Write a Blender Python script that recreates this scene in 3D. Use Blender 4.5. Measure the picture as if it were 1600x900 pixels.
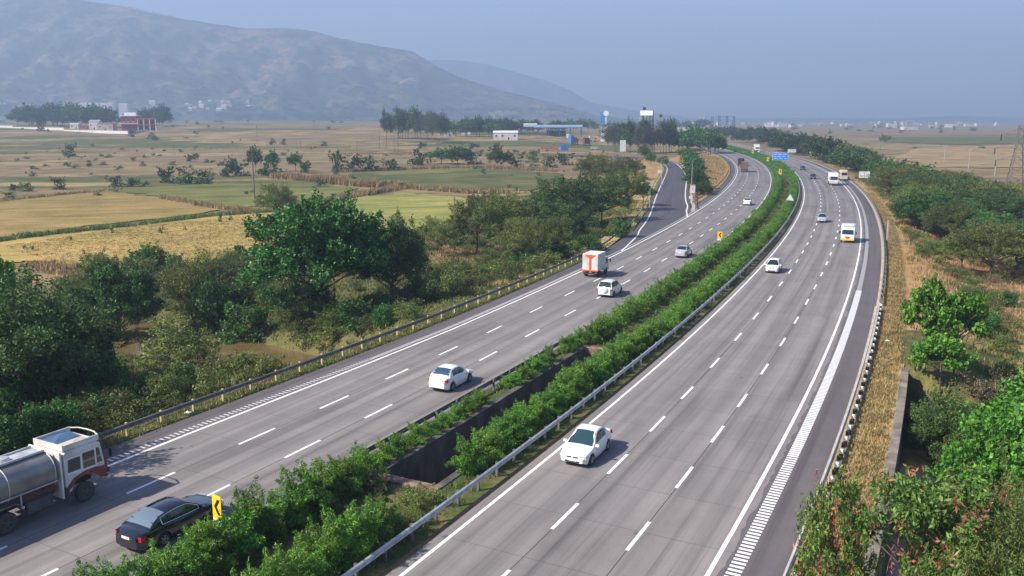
import bpy, math, random
import numpy as np
from mathutils import Vector, Matrix
R = math.radians
S = bpy.context.scene
for o in list(bpy.data.objects): bpy.data.objects.remove(o)
COL = S.collection

# ------------------------------------------------------------ camera, sky, sun, exposure
CAM_Z = 18.5; FPX = 1350.0; HORIZ = 187.0
PITCH = math.atan((450 - HORIZ) / FPX)
cam = bpy.data.cameras.new('camera'); cam.sensor_width = 36; cam.lens = FPX / 1600 * 36
cam.clip_start = .5; cam.clip_end = 40000
co = bpy.data.objects.new('camera', cam); COL.objects.link(co)
co.location = (0, 0, CAM_Z); co.rotation_euler = (math.pi / 2 - PITCH, 0, 0)
S.camera = co
SUN_EL = 41; SUN_DIR = 21          # elevation; shadows fall towards this heading (deg from +X)
w = bpy.data.worlds.new('World'); S.world = w; w.use_nodes = True
nt = w.node_tree; nt.nodes.clear()
sky = nt.nodes.new('ShaderNodeTexSky'); sky.sky_type = 'NISHITA'; sky.sun_disc = False
sky.sun_elevation = R(SUN_EL)
# the sun stands opposite to where the shadows fall
az = math.atan2(-math.cos(R(SUN_DIR)), -math.sin(R(SUN_DIR)))
sky.sun_rotation = az
sky.air_density = 1.2; sky.dust_density = 1.0; sky.ozone_density = 2.5; sky.altitude = 500
bg = nt.nodes.new('ShaderNodeBackground'); bg.inputs[1].default_value = .092
ou = nt.nodes.new('ShaderNodeOutputWorld')
tint = nt.nodes.new('ShaderNodeMix'); tint.data_type = 'RGBA'; tint.blend_type = 'MULTIPLY'; tint.inputs[0].default_value = 1; tint.inputs[7].default_value = (1.0, 1.0, 1.18, 1)
nt.links.new(sky.outputs[0], tint.inputs[6]); nt.links.new(tint.outputs[2], bg.inputs[0]); nt.links.new(bg.outputs[0], ou.inputs[0])
sl = bpy.data.lights.new('sun', 'SUN'); sl.energy = 5.0; sl.angle = R(.5); sl.color = (1, .91, .78)
so_ = bpy.data.objects.new('sun', sl); COL.objects.link(so_)
tx = Vector((math.cos(R(SUN_DIR)) * math.cos(R(SUN_EL)), math.sin(R(SUN_DIR)) * math.cos(R(SUN_EL)), -math.sin(R(SUN_EL))))
so_.rotation_euler = tx.to_track_quat('-Z', 'Y').to_euler()
S.view_settings.view_transform = 'Standard'; S.view_settings.look = 'None'
S.view_settings.exposure = 0.74; S.view_settings.gamma = 1
S.render.engine = 'CYCLES'
try:
    S.cycles.max_bounces = 6; S.cycles.transparent_max_bounces = 8; S.cycles.volume_bounces = 0
except Exception: pass

# ------------------------------------------------------------ survey: photo pixel -> ground metres
def W(px, py, z=0.0):
    X = (px - 800) / FPX; Y = (450 - py) / FPX
    dz = Y * math.cos(PITCH) - math.sin(PITCH); dy = math.cos(PITCH) + Y * math.sin(PITCH)
    k = (CAM_Z - z) / -dz
    return (X * k, dy * k)
def ztop(y, row):
    r = (450 - row) / FPX
    return CAM_Z + y * (r * math.cos(PITCH) - math.sin(PITCH)) / (math.cos(PITCH) + r * math.sin(PITCH))
def fwd(y, z): return y * math.cos(PITCH) + (CAM_Z - z) * math.sin(PITCH)
def XatY(px, y, z=0): return (px - 800) / FPX * fwd(y, z)

# road alignment: s along, o to the left of the inner edge line of the right carriageway
KN = [-90, -40, 0, 40, 80, 120, 160, 200, 250, 300, 360, 440, 560, 760, 1500]
HD = [61, 61, 62.7, 65.2, 66.8, 68.6, 70.3, 72.1, 73.9, 76, 78.3, 82, 83, 84, 100]
SS = np.arange(-90, 1500, 1.)
HH = np.radians(np.interp(SS, KN, HD)); HH = np.convolve(np.pad(HH, 15, mode='edge'), np.ones(31) / 31, 'valid')
PP = np.stack([np.cumsum(np.cos(HH)), np.cumsum(np.sin(HH))], 1); PP = PP - PP[90] + [1.3, 44.07]
def A(s, o, z=0.0):
    x = np.interp(s, SS, PP[:, 0]); y = np.interp(s, SS, PP[:, 1]); h = np.interp(s, SS, HH)
    return (float(x - math.sin(h) * o), float(y + math.cos(h) * o), z)
def head(s): return float(np.interp(s, SS, HH))
def SO(x, y):
    x = np.atleast_1d(np.asarray(x, float)); y = np.atleast_1d(np.asarray(y, float))
    s = np.empty_like(x); o = np.empty_like(x)
    c = PP[::4]
    for i in range(0, len(x), 20000):
        d = (c[None, :, 0] - x[i:i+20000, None]) ** 2 + (c[None, :, 1] - y[i:i+20000, None]) ** 2
        j = d.argmin(1) * 4
        dx = x[i:i+20000] - PP[j, 0]; dy = y[i:i+20000] - PP[j, 1]
        s[i:i+20000] = SS[j] + dx * np.cos(HH[j]) + dy * np.sin(HH[j])
        o[i:i+20000] = -dx * np.sin(HH[j]) + dy * np.cos(HH[j])
    return s, o
EO = lambda s: 20.0 + .75 * np.clip((25 - s) / 30, 0, 1)      # outer edge line of left carriageway
FO = lambda s: 16.3 + .55 * np.clip((60 - s) / 70, 0, 1)
GO = lambda s: 12.75 + .3 * np.clip((60 - s) / 60, 0, 1)
KO = lambda s: 8.8 + .3 * np.clip((60 - s) / 60, 0, 1)

RAMP_L = [(20.5, 141), (25.1, 160.5), (28.7, 177.7), (42.6, 248.1), (56, 315), (62.3, 352), (64.8, 385), (62, 415), (50, 440), (25, 460)]
RAMP_R = [(33.5, 168), (38.4, 188.4), (40.9, 202.1), (45.6, 225.8), (58.4, 291.0), (67.8, 351.5), (72.2, 390), (70.5, 420), (58, 447), (30, 470)]
def resample(pl, n):
    pl = np.array(pl, float)
    # Catmull-Rom then even spacing
    q = []
    P_ = np.vstack([2 * pl[0] - pl[1], pl, 2 * pl[-1] - pl[-2]])
    for i in range(1, len(P_) - 2):
        for t in np.linspace(0, 1, 12, endpoint=False):
            a, b, c, d = P_[i-1:i+3]
            q.append(.5 * ((2*b) + (-a+c)*t + (2*a-5*b+4*c-d)*t*t + (-a+3*b-3*c+d)*t**3))
    q.append(pl[-1]); q = np.array(q)
    L = np.r_[0, np.cumsum(np.linalg.norm(np.diff(q, axis=0), axis=1))]
    u = np.linspace(0, L[-1], n)
    return np.stack([np.interp(u, L, q[:, k]) for k in range(q.shape[1])], 1)
RL = resample(RAMP_L, 110); RR = resample(RAMP_R, 110)
RC_ = (RL + RR) / 2

rng = np.random.default_rng(7); random.seed(7)

# value noise for terrain
_g = np.random.default_rng(3).random((256, 256))
def vn(x, y):
    xi = np.floor(x).astype(int); yi = np.floor(y).astype(int); fx = x - xi; fy = y - yi
    fx = fx * fx * (3 - 2 * fx); fy = fy * fy * (3 - 2 * fy)
    a = _g[xi % 256, yi % 256]; b = _g[(xi+1) % 256, yi % 256]; c = _g[xi % 256, (yi+1) % 256]; d = _g[(xi+1) % 256, (yi+1) % 256]
    return (a * (1-fx) + b * fx) * (1-fy) + (c * (1-fx) + d * fx) * fy
def fbm(x, y, n=5):
    v = 0; a = .5
    for i in range(n): v = v + a * vn(x + 17 * i, y - 9 * i); x = x * 2.03; y = y * 2.03; a *= .5
    return v
sst = lambda t: np.clip(t, 0, 1) ** 2 * (3 - 2 * np.clip(t, 0, 1))

FIELD_Z = -2.6
WATER_Z = -4.35
def creek_c(o):          # creek centre in s, for a given offset o
    return 16 + np.where(o > 24, 2.5 + 5 * np.sin((o - 24) / 22.0) - .06 * (o - 24), -3) 
def terrain(x, y):
    x = np.atleast_1d(np.asarray(x, float)); y = np.atleast_1d(np.asarray(y, float))
    s, o = SO(x, y)
    dm = np.maximum(o - 25.2, -17.2 - o)             # outside of the main corridor
    dr = np.full(len(x), 1e9)
    near = (x > -20) & (x < 130) & (y > 120) & (y < 520)
    if near.any():
        dd = np.sqrt((x[near][:, None] - RC_[None, ::2, 0]) ** 2 + (y[near][:, None] - RC_[None, ::2, 1]) ** 2).min(1) - 8.5
        dr[near] = dd
    gore = (s > 128) & (s < 420) & (o > 18) & (o < 45) 
    rx = np.interp(y, RR[:80, 1], RR[:80, 0])
    gore &= x > rx
    d = np.minimum(dm, dr); d = np.where(gore, -1, d)
    z = np.where((o < -14.6) | (o > 24.3), -.14, -.4); z = z + (FIELD_Z - z) * sst(d / 11.)
    z = np.where((d > 4), z + .35 * (fbm(x * .08, y * .08, 3) - .45) * sst((d - 4) / 10) * np.where(d < 28, 1, .25), z)
    z = z + 15 * sst((y - 430) / 1000) * sst((.12 - x / np.maximum(y, 1)) / .12) * (dm > 20)
    # right side: the bank falls to a scrubby terrace
    z = np.where(gore & (dm > 2.5), -.1 + 1.6 * sst((dm - 2) / 9) * sst((s - 150) / 40) * sst((x - rx - 3) / 6), z)
    # creek
    cs = creek_c(o); hw = np.where(np.abs(o - 4) < 21, 13.5, 7.5 + 1.5 * np.sin(o * .13))
    prof = 1 - sst((np.abs(s - cs) - hw * .55) / (hw * .75))
    prof = np.where((o > 90) | (o < -75), prof * 0, prof)
    under = (o < 26) & (o > -18)
    prof = np.where(under, np.where((s > -5.5) & (s < 26 + 4 * (o < -10)), 1, 0), prof)
    z = z * (1 - prof) + (-5.6) * prof
    # ravine beyond the right retaining wall
    rv = sst((-o - 16.9) / .6) * sst((30 - s) / 4) * (1 - sst((-o - 34) / 14)) * sst((s + 75) / 20)
    z = z * (1 - rv) + np.minimum(z, -5.0) * rv
    return z
def tz(x, y): return float(terrain(x, y)[0])
def ground(px, py):
    """photo pixel -> first point where the sight line meets the terrain"""
    X = (px - 800) / FPX; Y = (450 - py) / FPX
    dz = Y * math.cos(PITCH) - math.sin(PITCH); dy = math.cos(PITCH) + Y * math.sin(PITCH)
    y = np.geomspace(22, 3400, 420); k = y / dy; zl = CAM_Z + dz * k; zt_ = terrain(X * k, y); hit = np.nonzero(zl <= zt_)[0]
    if len(hit) == 0 or hit[0] == 0: i_ = len(y) - 1 if len(hit) == 0 else 0; return float(X * k[i_]), float(y[i_]), float(zt_[i_])
    a = hit[0] - 1; f0 = zl[a] - zt_[a]; f1 = zl[a+1] - zt_[a+1]; t_ = f0 / (f0 - f1); yy = y[a] + (y[a+1] - y[a]) * t_; xx = X * yy / dy
    return float(xx), float(yy), tz(xx, yy)

# ------------------------------------------------------------ tagging and mesh helpers
def tag(o, label=None, cat=None, group=None, kind=None):
    if label: o['label'] = label
    if cat: o['category'] = cat
    if group: o['group'] = group
    if kind: o['kind'] = kind
    return o
def link(name, me, parent=None):
    o = bpy.data.objects.new(name, me); COL.objects.link(o)
    if parent: o.parent = parent
    return o
def empty(name, loc, rz=0, label=None, cat=None, group=None):
    o = bpy.data.objects.new(name, None); COL.objects.link(o); o.empty_display_size = .3
    o.location = loc; o.rotation_euler = (0, 0, rz)
    return tag(o, label, cat, group)
class MB:
    def __init__(s): s.v = []; s.f = []; s.m = []
    def add(s, vs, fs, m=0, M=None):
        n = len(s.v)
        if M is not None: vs = [tuple(M @ Vector(v)) for v in vs]
        s.v += [tuple(v) for v in vs]; s.f += [tuple(i + n for i in f) for f in fs]; s.m += [m] * len(fs); return s
    def box(s, c, d, m=0, M=None, tap=1.0):
        x, y, z = c; a, b, h = d[0] / 2, d[1] / 2, d[2] / 2
        vs = [(x+i*a*(tap if k > 0 else 1), y+j*b*(tap if k > 0 else 1), z+k*h) for k in (-1, 1) for j in (-1, 1) for i in (-1, 1)]
        return s.add(vs, [(0, 2, 3, 1), (4, 5, 7, 6), (0, 1, 5, 4), (2, 6, 7, 3), (0, 4, 6, 2), (1, 3, 7, 5)], m, M)
    def tube(s, pts, r, n=6, m=0, cap=True):
        pts = [Vector(p) for p in pts]; rs = r if isinstance(r, (list, tuple)) else [r] * len(pts)
        b = len(s.v)
        for i, p in enumerate(pts):
            d = (pts[min(i+1, len(pts)-1)] - pts[max(i-1, 0)]).normalized()
            u = d.cross(Vector((0, 0, 1)) if abs(d.z) < .95 else Vector((1, 0, 0))).normalized(); v = d.cross(u)
            for k in range(n):
                a = 2 * math.pi * k / n; q = p + (u * math.cos(a) + v * math.sin(a)) * rs[i]; s.v.append(tuple(q))
        for i in range(len(pts) - 1):
            for k in range(n):
                s.f.append((b+i*n+k, b+i*n+(k+1) % n, b+(i+1)*n+(k+1) % n, b+(i+1)*n+k)); s.m.append(m)
        if cap:
            s.f.append(tuple(b + k for k in range(n))[::-1]); s.m.append(m)
            s.f.append(tuple(b + (len(pts)-1)*n + k for k in range(n))); s.m.append(m)
        return s
    def lathe(s, prof, n=24, m=0, M=None):
        vs = []; fs = []
        for (r, y) in prof:
            for k in range(n):
                a = 2 * math.pi * k / n; vs.append((r * math.cos(a), y, r * math.sin(a)))
        for i in range(len(prof) - 1):
            for k in range(n): fs.append((i*n+k, i*n+(k+1) % n, (i+1)*n+(k+1) % n, (i+1)*n+k))
        return s.add(vs, fs, m, M)
    def quad(s, a, b, c, d, m=0, M=None): return s.add([a, b, c, d], [(0, 1, 2, 3)], m, M)
    def poly(s, pts, m=0, M=None): return s.add(pts, [tuple(range(len(pts)))], m, M)
    def build(s, name, mats, parent=None, smooth=False, bevel=0, loc=None, uv=None):
        me = bpy.data.meshes.new(name); me.from_pydata(s.v, [], s.f)
        if not isinstance(mats, (list, tuple)): mats = [mats]
        for m in mats: me.materials.append(m)
        me.polygons.foreach_set('material_index', s.m)
        if uv is not None:
            l = me.uv_layers.new(name='UVMap'); vi = np.empty(len(me.loops), int); me.loops.foreach_get('vertex_index', vi)
            l.data.foreach_set('uv', np.asarray(uv, float)[vi].ravel())
        if smooth:
            me.polygons.foreach_set('use_smooth', [True] * len(me.polygons)); me.set_sharp_from_angle(angle=R(38))
        me.update()
        o = link(name, me, parent)
        if loc: o.location = loc
        if bevel:
            b = o.modifiers.new('bevel', 'BEVEL'); b.width = bevel; b.segments = 2; b.limit_method = 'ANGLE'; b.angle_limit = R(30)
        return o
def npmesh(name, V, F, mat, parent=None, smooth=False, attr=None):
    me = bpy.data.meshes.new(name); n, k = F.shape
    me.vertices.add(len(V)); me.vertices.foreach_set('co', V.astype(np.float32).ravel())
    me.loops.add(n * k); me.loops.foreach_set('vertex_index', F.astype(np.int32).ravel())
    me.polygons.add(n); me.polygons.foreach_set('loop_start', np.arange(0, n * k, k, dtype=np.int32))
    me.materials.append(mat); me.update(calc_edges=True)
    if smooth: me.polygons.foreach_set('use_smooth', [True] * n)
    if attr is not None:
        a = me.attributes.new('tone', 'FLOAT', 'POINT'); a.data.foreach_set('value', attr.astype(np.float32))
    return me if parent is False else link(name, me, parent)

# ------------------------------------------------------------ materials
def mat(name): 
    m = bpy.data.materials.new(name); m.use_nodes = True; return m, m.node_tree, m.node_tree.nodes['Principled BSDF']
def plain(name, c, rough=.5, metal=0, noise=0, nscale=3, spec=.5, coat=0, emit=None):
    m, t, b = mat(name); b.inputs['Base Color'].default_value = (*c, 1); b.inputs['Roughness'].default_value = rough
    b.inputs['Metallic'].default_value = metal; b.inputs['Specular IOR Level'].default_value = spec
    b.inputs['Coat Weight'].default_value = coat; b.inputs['Coat Roughness'].default_value = .08
    if noise:
        tc = t.nodes.new('ShaderNodeTexCoord'); n = t.nodes.new('ShaderNodeTexNoise'); n.inputs['Scale'].default_value = nscale; n.inputs['Detail'].default_value = 6
        r = t.nodes.new('ShaderNodeMapRange'); r.inputs[1].default_value = .3; r.inputs[2].default_value = .7
        r.inputs[3].default_value = 1 - noise; r.inputs[4].default_value = 1 + noise * .6
        mx = t.nodes.new('ShaderNodeMix'); mx.data_type = 'RGBA'; mx.blend_type = 'MULTIPLY'; mx.inputs[0].default_value = 1
        mx.inputs[6].default_value = (*c, 1)
        t.links.new(tc.outputs['Object'], n.inputs['Vector']); t.links.new(n.outputs[0], r.inputs[0]); t.links.new(r.outputs[0], mx.inputs[7]); t.links.new(mx.outputs[2], b.inputs['Base Color'])
    return m
def nodes(t):
    def N(kind, **kw):
        n = t.nodes.new(kind)
        for k, v in kw.items():
            if k.startswith('i_'): n.inputs[int(k[2:]) if k[2:].isdigit() else k[2:]].default_value = v
            else: setattr(n, k, v)
        return n
    def L(a, b): t.links.new(a, b)
    def noise(vec, scale, detail=5, rough=.55):
        n = N('ShaderNodeTexNoise'); n.inputs['Scale'].default_value = scale; n.inputs['Detail'].default_value = detail; n.inputs['Roughness'].default_value = rough
        if vec is not None: L(vec, n.inputs['Vector'])
        return n.outputs[0]
    def ramp(x, stops):
        r = N('ShaderNodeValToRGB'); e = r.color_ramp.elements
        while len(e) > 1: e.remove(e[-1])
        e[0].position = stops[0][0]; e[0].color = (*stops[0][1], 1)
        for p_, c in stops[1:]: k = e.new(p_); k.color = (*c, 1)
        L(x, r.inputs[0]); return r.outputs[0]
    def mix(f, a, b, mode='MIX'):
        m = N('ShaderNodeMix'); m.data_type = 'RGBA'; m.blend_type = mode
        for i, v in ((0, f), (6, a), (7, b)):
            if hasattr(v, 'is_linked'): L(v, m.inputs[i])
            else: m.inputs[i].default_value = v if i == 0 else (*v, 1)
        return m.outputs[2]
    def math_(op, a, b=0, c=0):
        m = N('ShaderNodeMath'); m.operation = op
        for i, v in enumerate((a, b, c)):
            if hasattr(v, 'is_linked'): L(v, m.inputs[i])
            else: m.inputs[i].default_value = v
        return m.outputs[0]
    return N, L, noise, ramp, mix, math_
def scaled(N, L, vec, sc):
    mp = N('ShaderNodeMapping'); mp.inputs['Scale'].default_value = sc; L(vec, mp.inputs['Vector']); return mp.outputs[0]

def leafmat(name, dark, light, var=.35, rough=.5, extra=None, trans=.25):
    m, t, b = mat(name); N, L, noise, ramp, mix, mth = nodes(t)
    g = N('ShaderNodeNewGeometry'); oi = N('ShaderNodeObjectInfo'); tc = N('ShaderNodeTexCoord')
    stops = [(0, dark), (.6, light), (1, tuple(min(1, c * 1.5) for c in light))]
    c = ramp(g.outputs['Random Per Island'], stops)
    if extra:
        f = mth('GREATER_THAN', g.outputs['Random Per Island'], 1 - extra[1]); c = mix(f, c, extra[0])
    nz = noise(tc.outputs['Object'], .55, 2)
    r = N('ShaderNodeMapRange'); r.inputs[1].default_value = .3; r.inputs[2].default_value = .7; r.inputs[3].default_value = .7; r.inputs[4].default_value = 1.35; L(nz, r.inputs[0])
    h = N('ShaderNodeHueSaturation')
    mr = N('ShaderNodeMapRange'); mr.inputs[3].default_value = 1 - var * .7; mr.inputs[4].default_value = 1 + var * .7; L(oi.outputs['Random'], mr.inputs[0])
    mh = N('ShaderNodeMapRange'); mh.inputs[3].default_value = .485; mh.inputs[4].default_value = .515; L(mth('FRACT', mth('MULTIPLY', oi.outputs['Random'], 7.3)), mh.inputs[0])
    L(mh.outputs[0], h.inputs['Hue']); L(mth('MULTIPLY', mr.outputs[0], r.outputs[0]), h.inputs['Value']); L(c, h.inputs['Color'])
    L(h.outputs[0], b.inputs['Base Color']); b.inputs['Roughness'].default_value = rough; b.inputs['Specular IOR Level'].default_value = .35
    tr = N('ShaderNodeBsdfTranslucent'); L(h.outputs[0], tr.inputs[0]); ms = N('ShaderNodeMixShader'); ms.inputs[0].default_value = trans
    L(b.outputs[0], ms.inputs[1]); L(tr.outputs[0], ms.inputs[2]); L(ms.outputs[0], t.nodes['Material Output'].inputs[0])
    return m
LM = dict(
    broad=leafmat('broad_leaf', (.018, .06, .013), (.062, .16, .028), .3),
    dark=leafmat('dark_leaf', (.020, .047, .013), (.060, .112, .025), .45),
    olive=leafmat('olive_leaf', (.042, .064, .014), (.125, .158, .035), .5),
    bright=leafmat('bright_leaf', (.035, .10, .012), (.12, .26, .03), .2, trans=.35),
    median=leafmat('oleander_leaf', (.034, .09, .012), (.125, .26, .03), .35),
    weed=leafmat('weed_leaf', (.055, .085, .018), (.15, .20, .045), .5),
    pod=leafmat('pod_shrub_leaf', (.04, .085, .016), (.14, .22, .045), .2),
    podbrown=leafmat('brown_pod', (.10, .035, .018), (.26, .115, .06), .2, trans=.1),
    dead=leafmat('dry_leaf', (.10, .065, .04), (.22, .155, .09), .3, trans=.1),
    eucal=leafmat('eucalyptus_leaf', (.03, .048, .024), (.075, .095, .045), .3),
    drygrass=leafmat('dry_grass', (.17, .115, .05), (.31, .22, .10), .2, .8, trans=.15),
    reed=leafmat('reed_grass', (.16, .105, .055), (.33, .235, .12), .2, .8, trans=.15),
    greengrass=leafmat('green_grass', (.055, .085, .018), (.14, .18, .04), .3, .7, trans=.2))
BARK = plain('bark', (.10, .075, .055), .9, noise=.4, nscale=4)
BARKP = plain('pale_bark', (.22, .18, .14), .9, noise=.3, nscale=4)

def road_mat(name, base, joints=True, dark=1.0):
    m, t, b = mat(name); N, L, noise, ramp, mix, mth = nodes(t)
    uv = N('ShaderNodeUVMap'); g = N('ShaderNodeNewGeometry')
    big = noise(scaled(N, L, uv.outputs[0], (.03, .5, 1)), 1, 4)
    c = ramp(big, [(.3, tuple(x * .84 for x in base)), (.7, tuple(x * 1.12 for x in base))])
    streak = noise(scaled(N, L, uv.outputs[0], (.015, 1.6, 1)), 1, 5, .6)
    c = mix(.55, c, ramp(streak, [(.34, (.42, .40, .40)), (.5, (.95, .95, .95)), (.7, (1.12, 1.1, 1.07))]), 'MULTIPLY')
    med = noise(g.outputs['Position'], .35, 6, .65)
    c = mix(.6, c, ramp(med, [(.3, (.8, .8, .8)), (.6, (1.05, 1.04, 1.03))]), 'MULTIPLY')
    fine = noise(g.outputs['Position'], 9, 4, .7)
    c = mix(.5, c, ramp(fine, [(.3, (.86, .86, .86)), (.7, (1.1, 1.1, 1.1))]), 'MULTIPLY')
    if joints:
        sp = N('ShaderNodeSeparateXYZ'); L(uv.outputs[0], sp.inputs[0])
        # wheel paths: slightly darker polished bands in every lane
        lane = mth('ABSOLUTE', mth('SUBTRACT', mth('FRACT', mth('DIVIDE', mth('ADD', sp.outputs[1], 40), 1.87)), .5))
        wp = N('ShaderNodeMapRange'); L(lane, wp.inputs[0]); wp.inputs[1].default_value = .5; wp.inputs[2].default_value = .1; wp.inputs[3].default_value = .80; wp.inputs[4].default_value = 1.03
        cc = N('ShaderNodeCombineColor'); [L(wp.outputs[0], cc.inputs[i]) for i in range(3)]
        c = mix(.8, c, cc.outputs[0], 'MULTIPLY')
        # slabs of slightly different tone every 4.5 m and their joints
        sl_ = mth('DIVIDE', sp.outputs[0], 4.5); ln = mth('DIVIDE', mth('ADD', sp.outputs[1], 40.02), 3.74)
        wn = N('ShaderNodeTexWhiteNoise'); wn.noise_dimensions = '2D'; cv = N('ShaderNodeCombineXYZ'); L(mth('FLOOR', sl_), cv.inputs[0]); L(mth('FLOOR', ln), cv.inputs[1]); L(cv.outputs[0], wn.inputs['Vector'])
        c = mix(.5, c, ramp(wn.outputs[0], [(0, (.90, .90, .91)), (1, (1.06, 1.05, 1.03))]), 'MULTIPLY')
        j1 = mth('LESS_THAN', mth('FRACT', sl_), .009)
        c = mix(mth('MULTIPLY', j1, .55), c, (.045, .043, .042))
        # irregular darker repair patches and rubber smears
        pt = noise(scaled(N, L, uv.outputs[0], (.06, .35, 1)), 1, 2, .4)
        c = mix(.5, c, ramp(pt, [(.36, (.72, .71, .71)), (.42, (1, 1, 1))]), 'MULTIPLY')
        sk = noise(scaled(N, L, uv.outputs[0], (.05, 7, 1)), 1, 3, .6)
        c = mix(.5, c, ramp(sk, [(.30, (.62, .6, .6)), (.40, (1, 1, 1)), (.68, (1, 1, 1)), (.78, (1.22, 1.2, 1.18))]), 'MULTIPLY')
        # drips and oil spots
        vo = N('ShaderNodeTexVoronoi'); vo.inputs['Scale'].default_value = .33; L(scaled(N, L, uv.outputs[0], (.6, 1, 1)), vo.inputs['Vector'])
        sp2 = mth('LESS_THAN', vo.outputs['Distance'], .045)
        c = mix(mth('MULTIPLY', sp2, .45), c, (.05, .045, .045))
    L(c, b.inputs['Base Color']); b.inputs['Roughness'].default_value = .82; b.inputs['Specular IOR Level'].default_value = .3
    bp = N('ShaderNodeBump'); bp.inputs['Strength'].default_value = .15; bp.inputs['Distance'].default_value = .02; L(fine, bp.inputs['Height']); L(bp.outputs[0], b.inputs['Normal'])
    return m
M = {}
M['concrete_road'] = road_mat('concrete_pavement', (.222, .206, .200))
M['asphalt'] = road_mat('shoulder_asphalt', (.115, .103, .108), False)
M['ramp'] = road_mat('ramp_asphalt', (.088, .084, .095), False)
M['apron'] = road_mat('concrete_apron', (.17, .155, .155), False)
def paint_mat(name, c, wear=.25):
    m, t, b = mat(name); N, L, noise, ramp, mix, mth = nodes(t); g = N('ShaderNodeNewGeometry')
    n = noise(g.outputs['Position'], 2.2, 7, .78)
    f = N('ShaderNodeMapRange'); L(n, f.inputs[0]); f.inputs[1].default_value = .52; f.inputs[2].default_value = .72; f.inputs[3].default_value = 0; f.inputs[4].default_value = wear * 2.2
    L(mix(f.outputs[0], c, (.25, .24, .24)), b.inputs['Base Color']); b.inputs['Roughness'].default_value = .6
    return m
M['paint'] = paint_mat('white_road_paint', (.78, .78, .77)); M['band'] = paint_mat('pale_band', (.30, .29, .288), .3); M['paint_old'] = paint_mat('worn_road_paint', (.52, .50, .50), .45)
M['joint'] = plain('joint_sealant', (.06, .055, .052), .8)
M['steel'] = plain('galvanised_steel', (.50, .51, .53), .45, .3, noise=.3, nscale=2)
M['dull_steel'] = plain('weathered_steel', (.22, .22, .22), .6, .5, noise=.4, nscale=1.5)
M['rail_dark'] = plain('dusty_guardrail', (.18, .165, .15), .65, .3, noise=.4, nscale=1)
M['concrete'] = plain('old_concrete', (.30, .28, .25), .9, noise=.4, nscale=.8)
M['concrete_dark'] = plain('shaded_stained_concrete', (.07, .065, .06), .92, noise=.6, nscale=.9)  # base darkened to stand for shade on the pit walls
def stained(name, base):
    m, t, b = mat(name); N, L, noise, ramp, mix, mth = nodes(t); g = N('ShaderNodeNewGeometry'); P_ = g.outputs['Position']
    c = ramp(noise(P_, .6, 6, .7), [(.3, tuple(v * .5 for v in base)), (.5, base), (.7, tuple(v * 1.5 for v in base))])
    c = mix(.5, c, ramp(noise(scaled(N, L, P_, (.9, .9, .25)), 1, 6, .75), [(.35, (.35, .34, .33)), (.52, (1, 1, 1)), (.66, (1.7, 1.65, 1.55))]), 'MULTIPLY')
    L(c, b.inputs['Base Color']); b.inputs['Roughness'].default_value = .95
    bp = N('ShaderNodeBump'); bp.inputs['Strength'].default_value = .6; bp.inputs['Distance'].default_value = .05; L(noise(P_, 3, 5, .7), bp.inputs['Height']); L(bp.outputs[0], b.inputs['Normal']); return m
M['concrete_dark'] = stained('shaded_stained_bridge_concrete', (.085, .08, .072))  # dark base carries the pit wall's shade; the stain pattern lies over it
M['old_wall'] = plain('weathered_wall', (.20, .17, .14), .95, noise=.7, nscale=.7)
M['kerb'] = plain('kerb_concrete', (.42, .36, .27), .9, noise=.3, nscale=1)
M['white'] = plain('white_paint', (.8, .8, .8), .3, coat=.6)
M['white_flat'] = plain('white_board', (.75, .76, .77), .6)
M['yellow'] = plain('yellow_sign', (.85, .50, .02), .45)
M['black'] = plain('black_paint', (.012, .012, .014), .4)
M['rubber'] = plain('rubber', (.022, .021, .021), .85, noise=.3)
M['dusty_rubber'] = plain('dusty_rubber', (.065, .058, .055), .9, noise=.3)
M['rim'] = plain('alloy_rim', (.45, .45, .46), .35, .7)
M['rim_d'] = plain('steel_rim', (.10, .09, .085), .6, .3)
M['glass'] = plain('dark_glass', (.012, .018, .022), .04, spec=.8, coat=.5)
M['glass_sky'] = plain('painted_reflection_glass', (.30, .36, .38), .12, .7)  # pale metallic base stands in for the sky's bright reflection on the pane
M['glass_blue'] = plain('tinted_glass', (.02, .05, .10), .04, spec=.8, coat=.6)
M['glass_teal'] = plain('green_glass', (.015, .045, .05), .05, spec=.8, coat=.5)
M['red'] = plain('red_lamp', (.45, .01, .015), .25, coat=.5)
M['headlamp'] = plain('headlamp_lens', (.55, .57, .60), .1, .1, coat=.6)
M['black_car'] = plain('black_car_paint', (.006, .008, .018), .12, .2, coat=1)
M['dark_blue_car'] = plain('dark_blue_car_paint', (.012, .018, .035), .2, .2, coat=.8)
M['silver_car'] = plain('silver_car_paint', (.52, .55, .58), .28, .3, coat=.8)
M['chrome'] = plain('chrome', (.75, .75, .76), .15, .9)
M['plate'] = plain('number_plate', (.75, .75, .72), .5)
M['orange'] = plain('orange_paint', (.62, .09, .015), .5)
M['truck_white'] = plain('dusty_truck_white', (.62, .60, .56), .5, noise=.3, nscale=1.2)
M['tank'] = plain('brushed_tank_metal', (.27, .26, .245), .42, .6, noise=.35, nscale=.9)
M['rust_red'] = plain('faded_red_paint', (.22, .05, .03), .65, noise=.5, nscale=2)
M['skirt'] = plain('dark_red_skirt', (.085, .028, .024), .7, noise=.5)
M['chassis'] = plain('chassis_black', (.03, .028, .027), .7, noise=.3)
M['brown_tarp'] = plain('brown_tarpaulin', (.17, .11, .08), .8, noise=.3)
M['blue'] = plain('blue_sign', (.02, .22, .72), .45)
M['blue_shed'] = plain('blue_roof', (.05, .22, .55), .5)
M['blue_roof_pale'] = plain('pale_blue_roof', (.45, .55, .66), .5)
M['white_wall'] = plain('whitewash', (.66, .64, .60), .85, noise=.2, nscale=.3)
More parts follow.
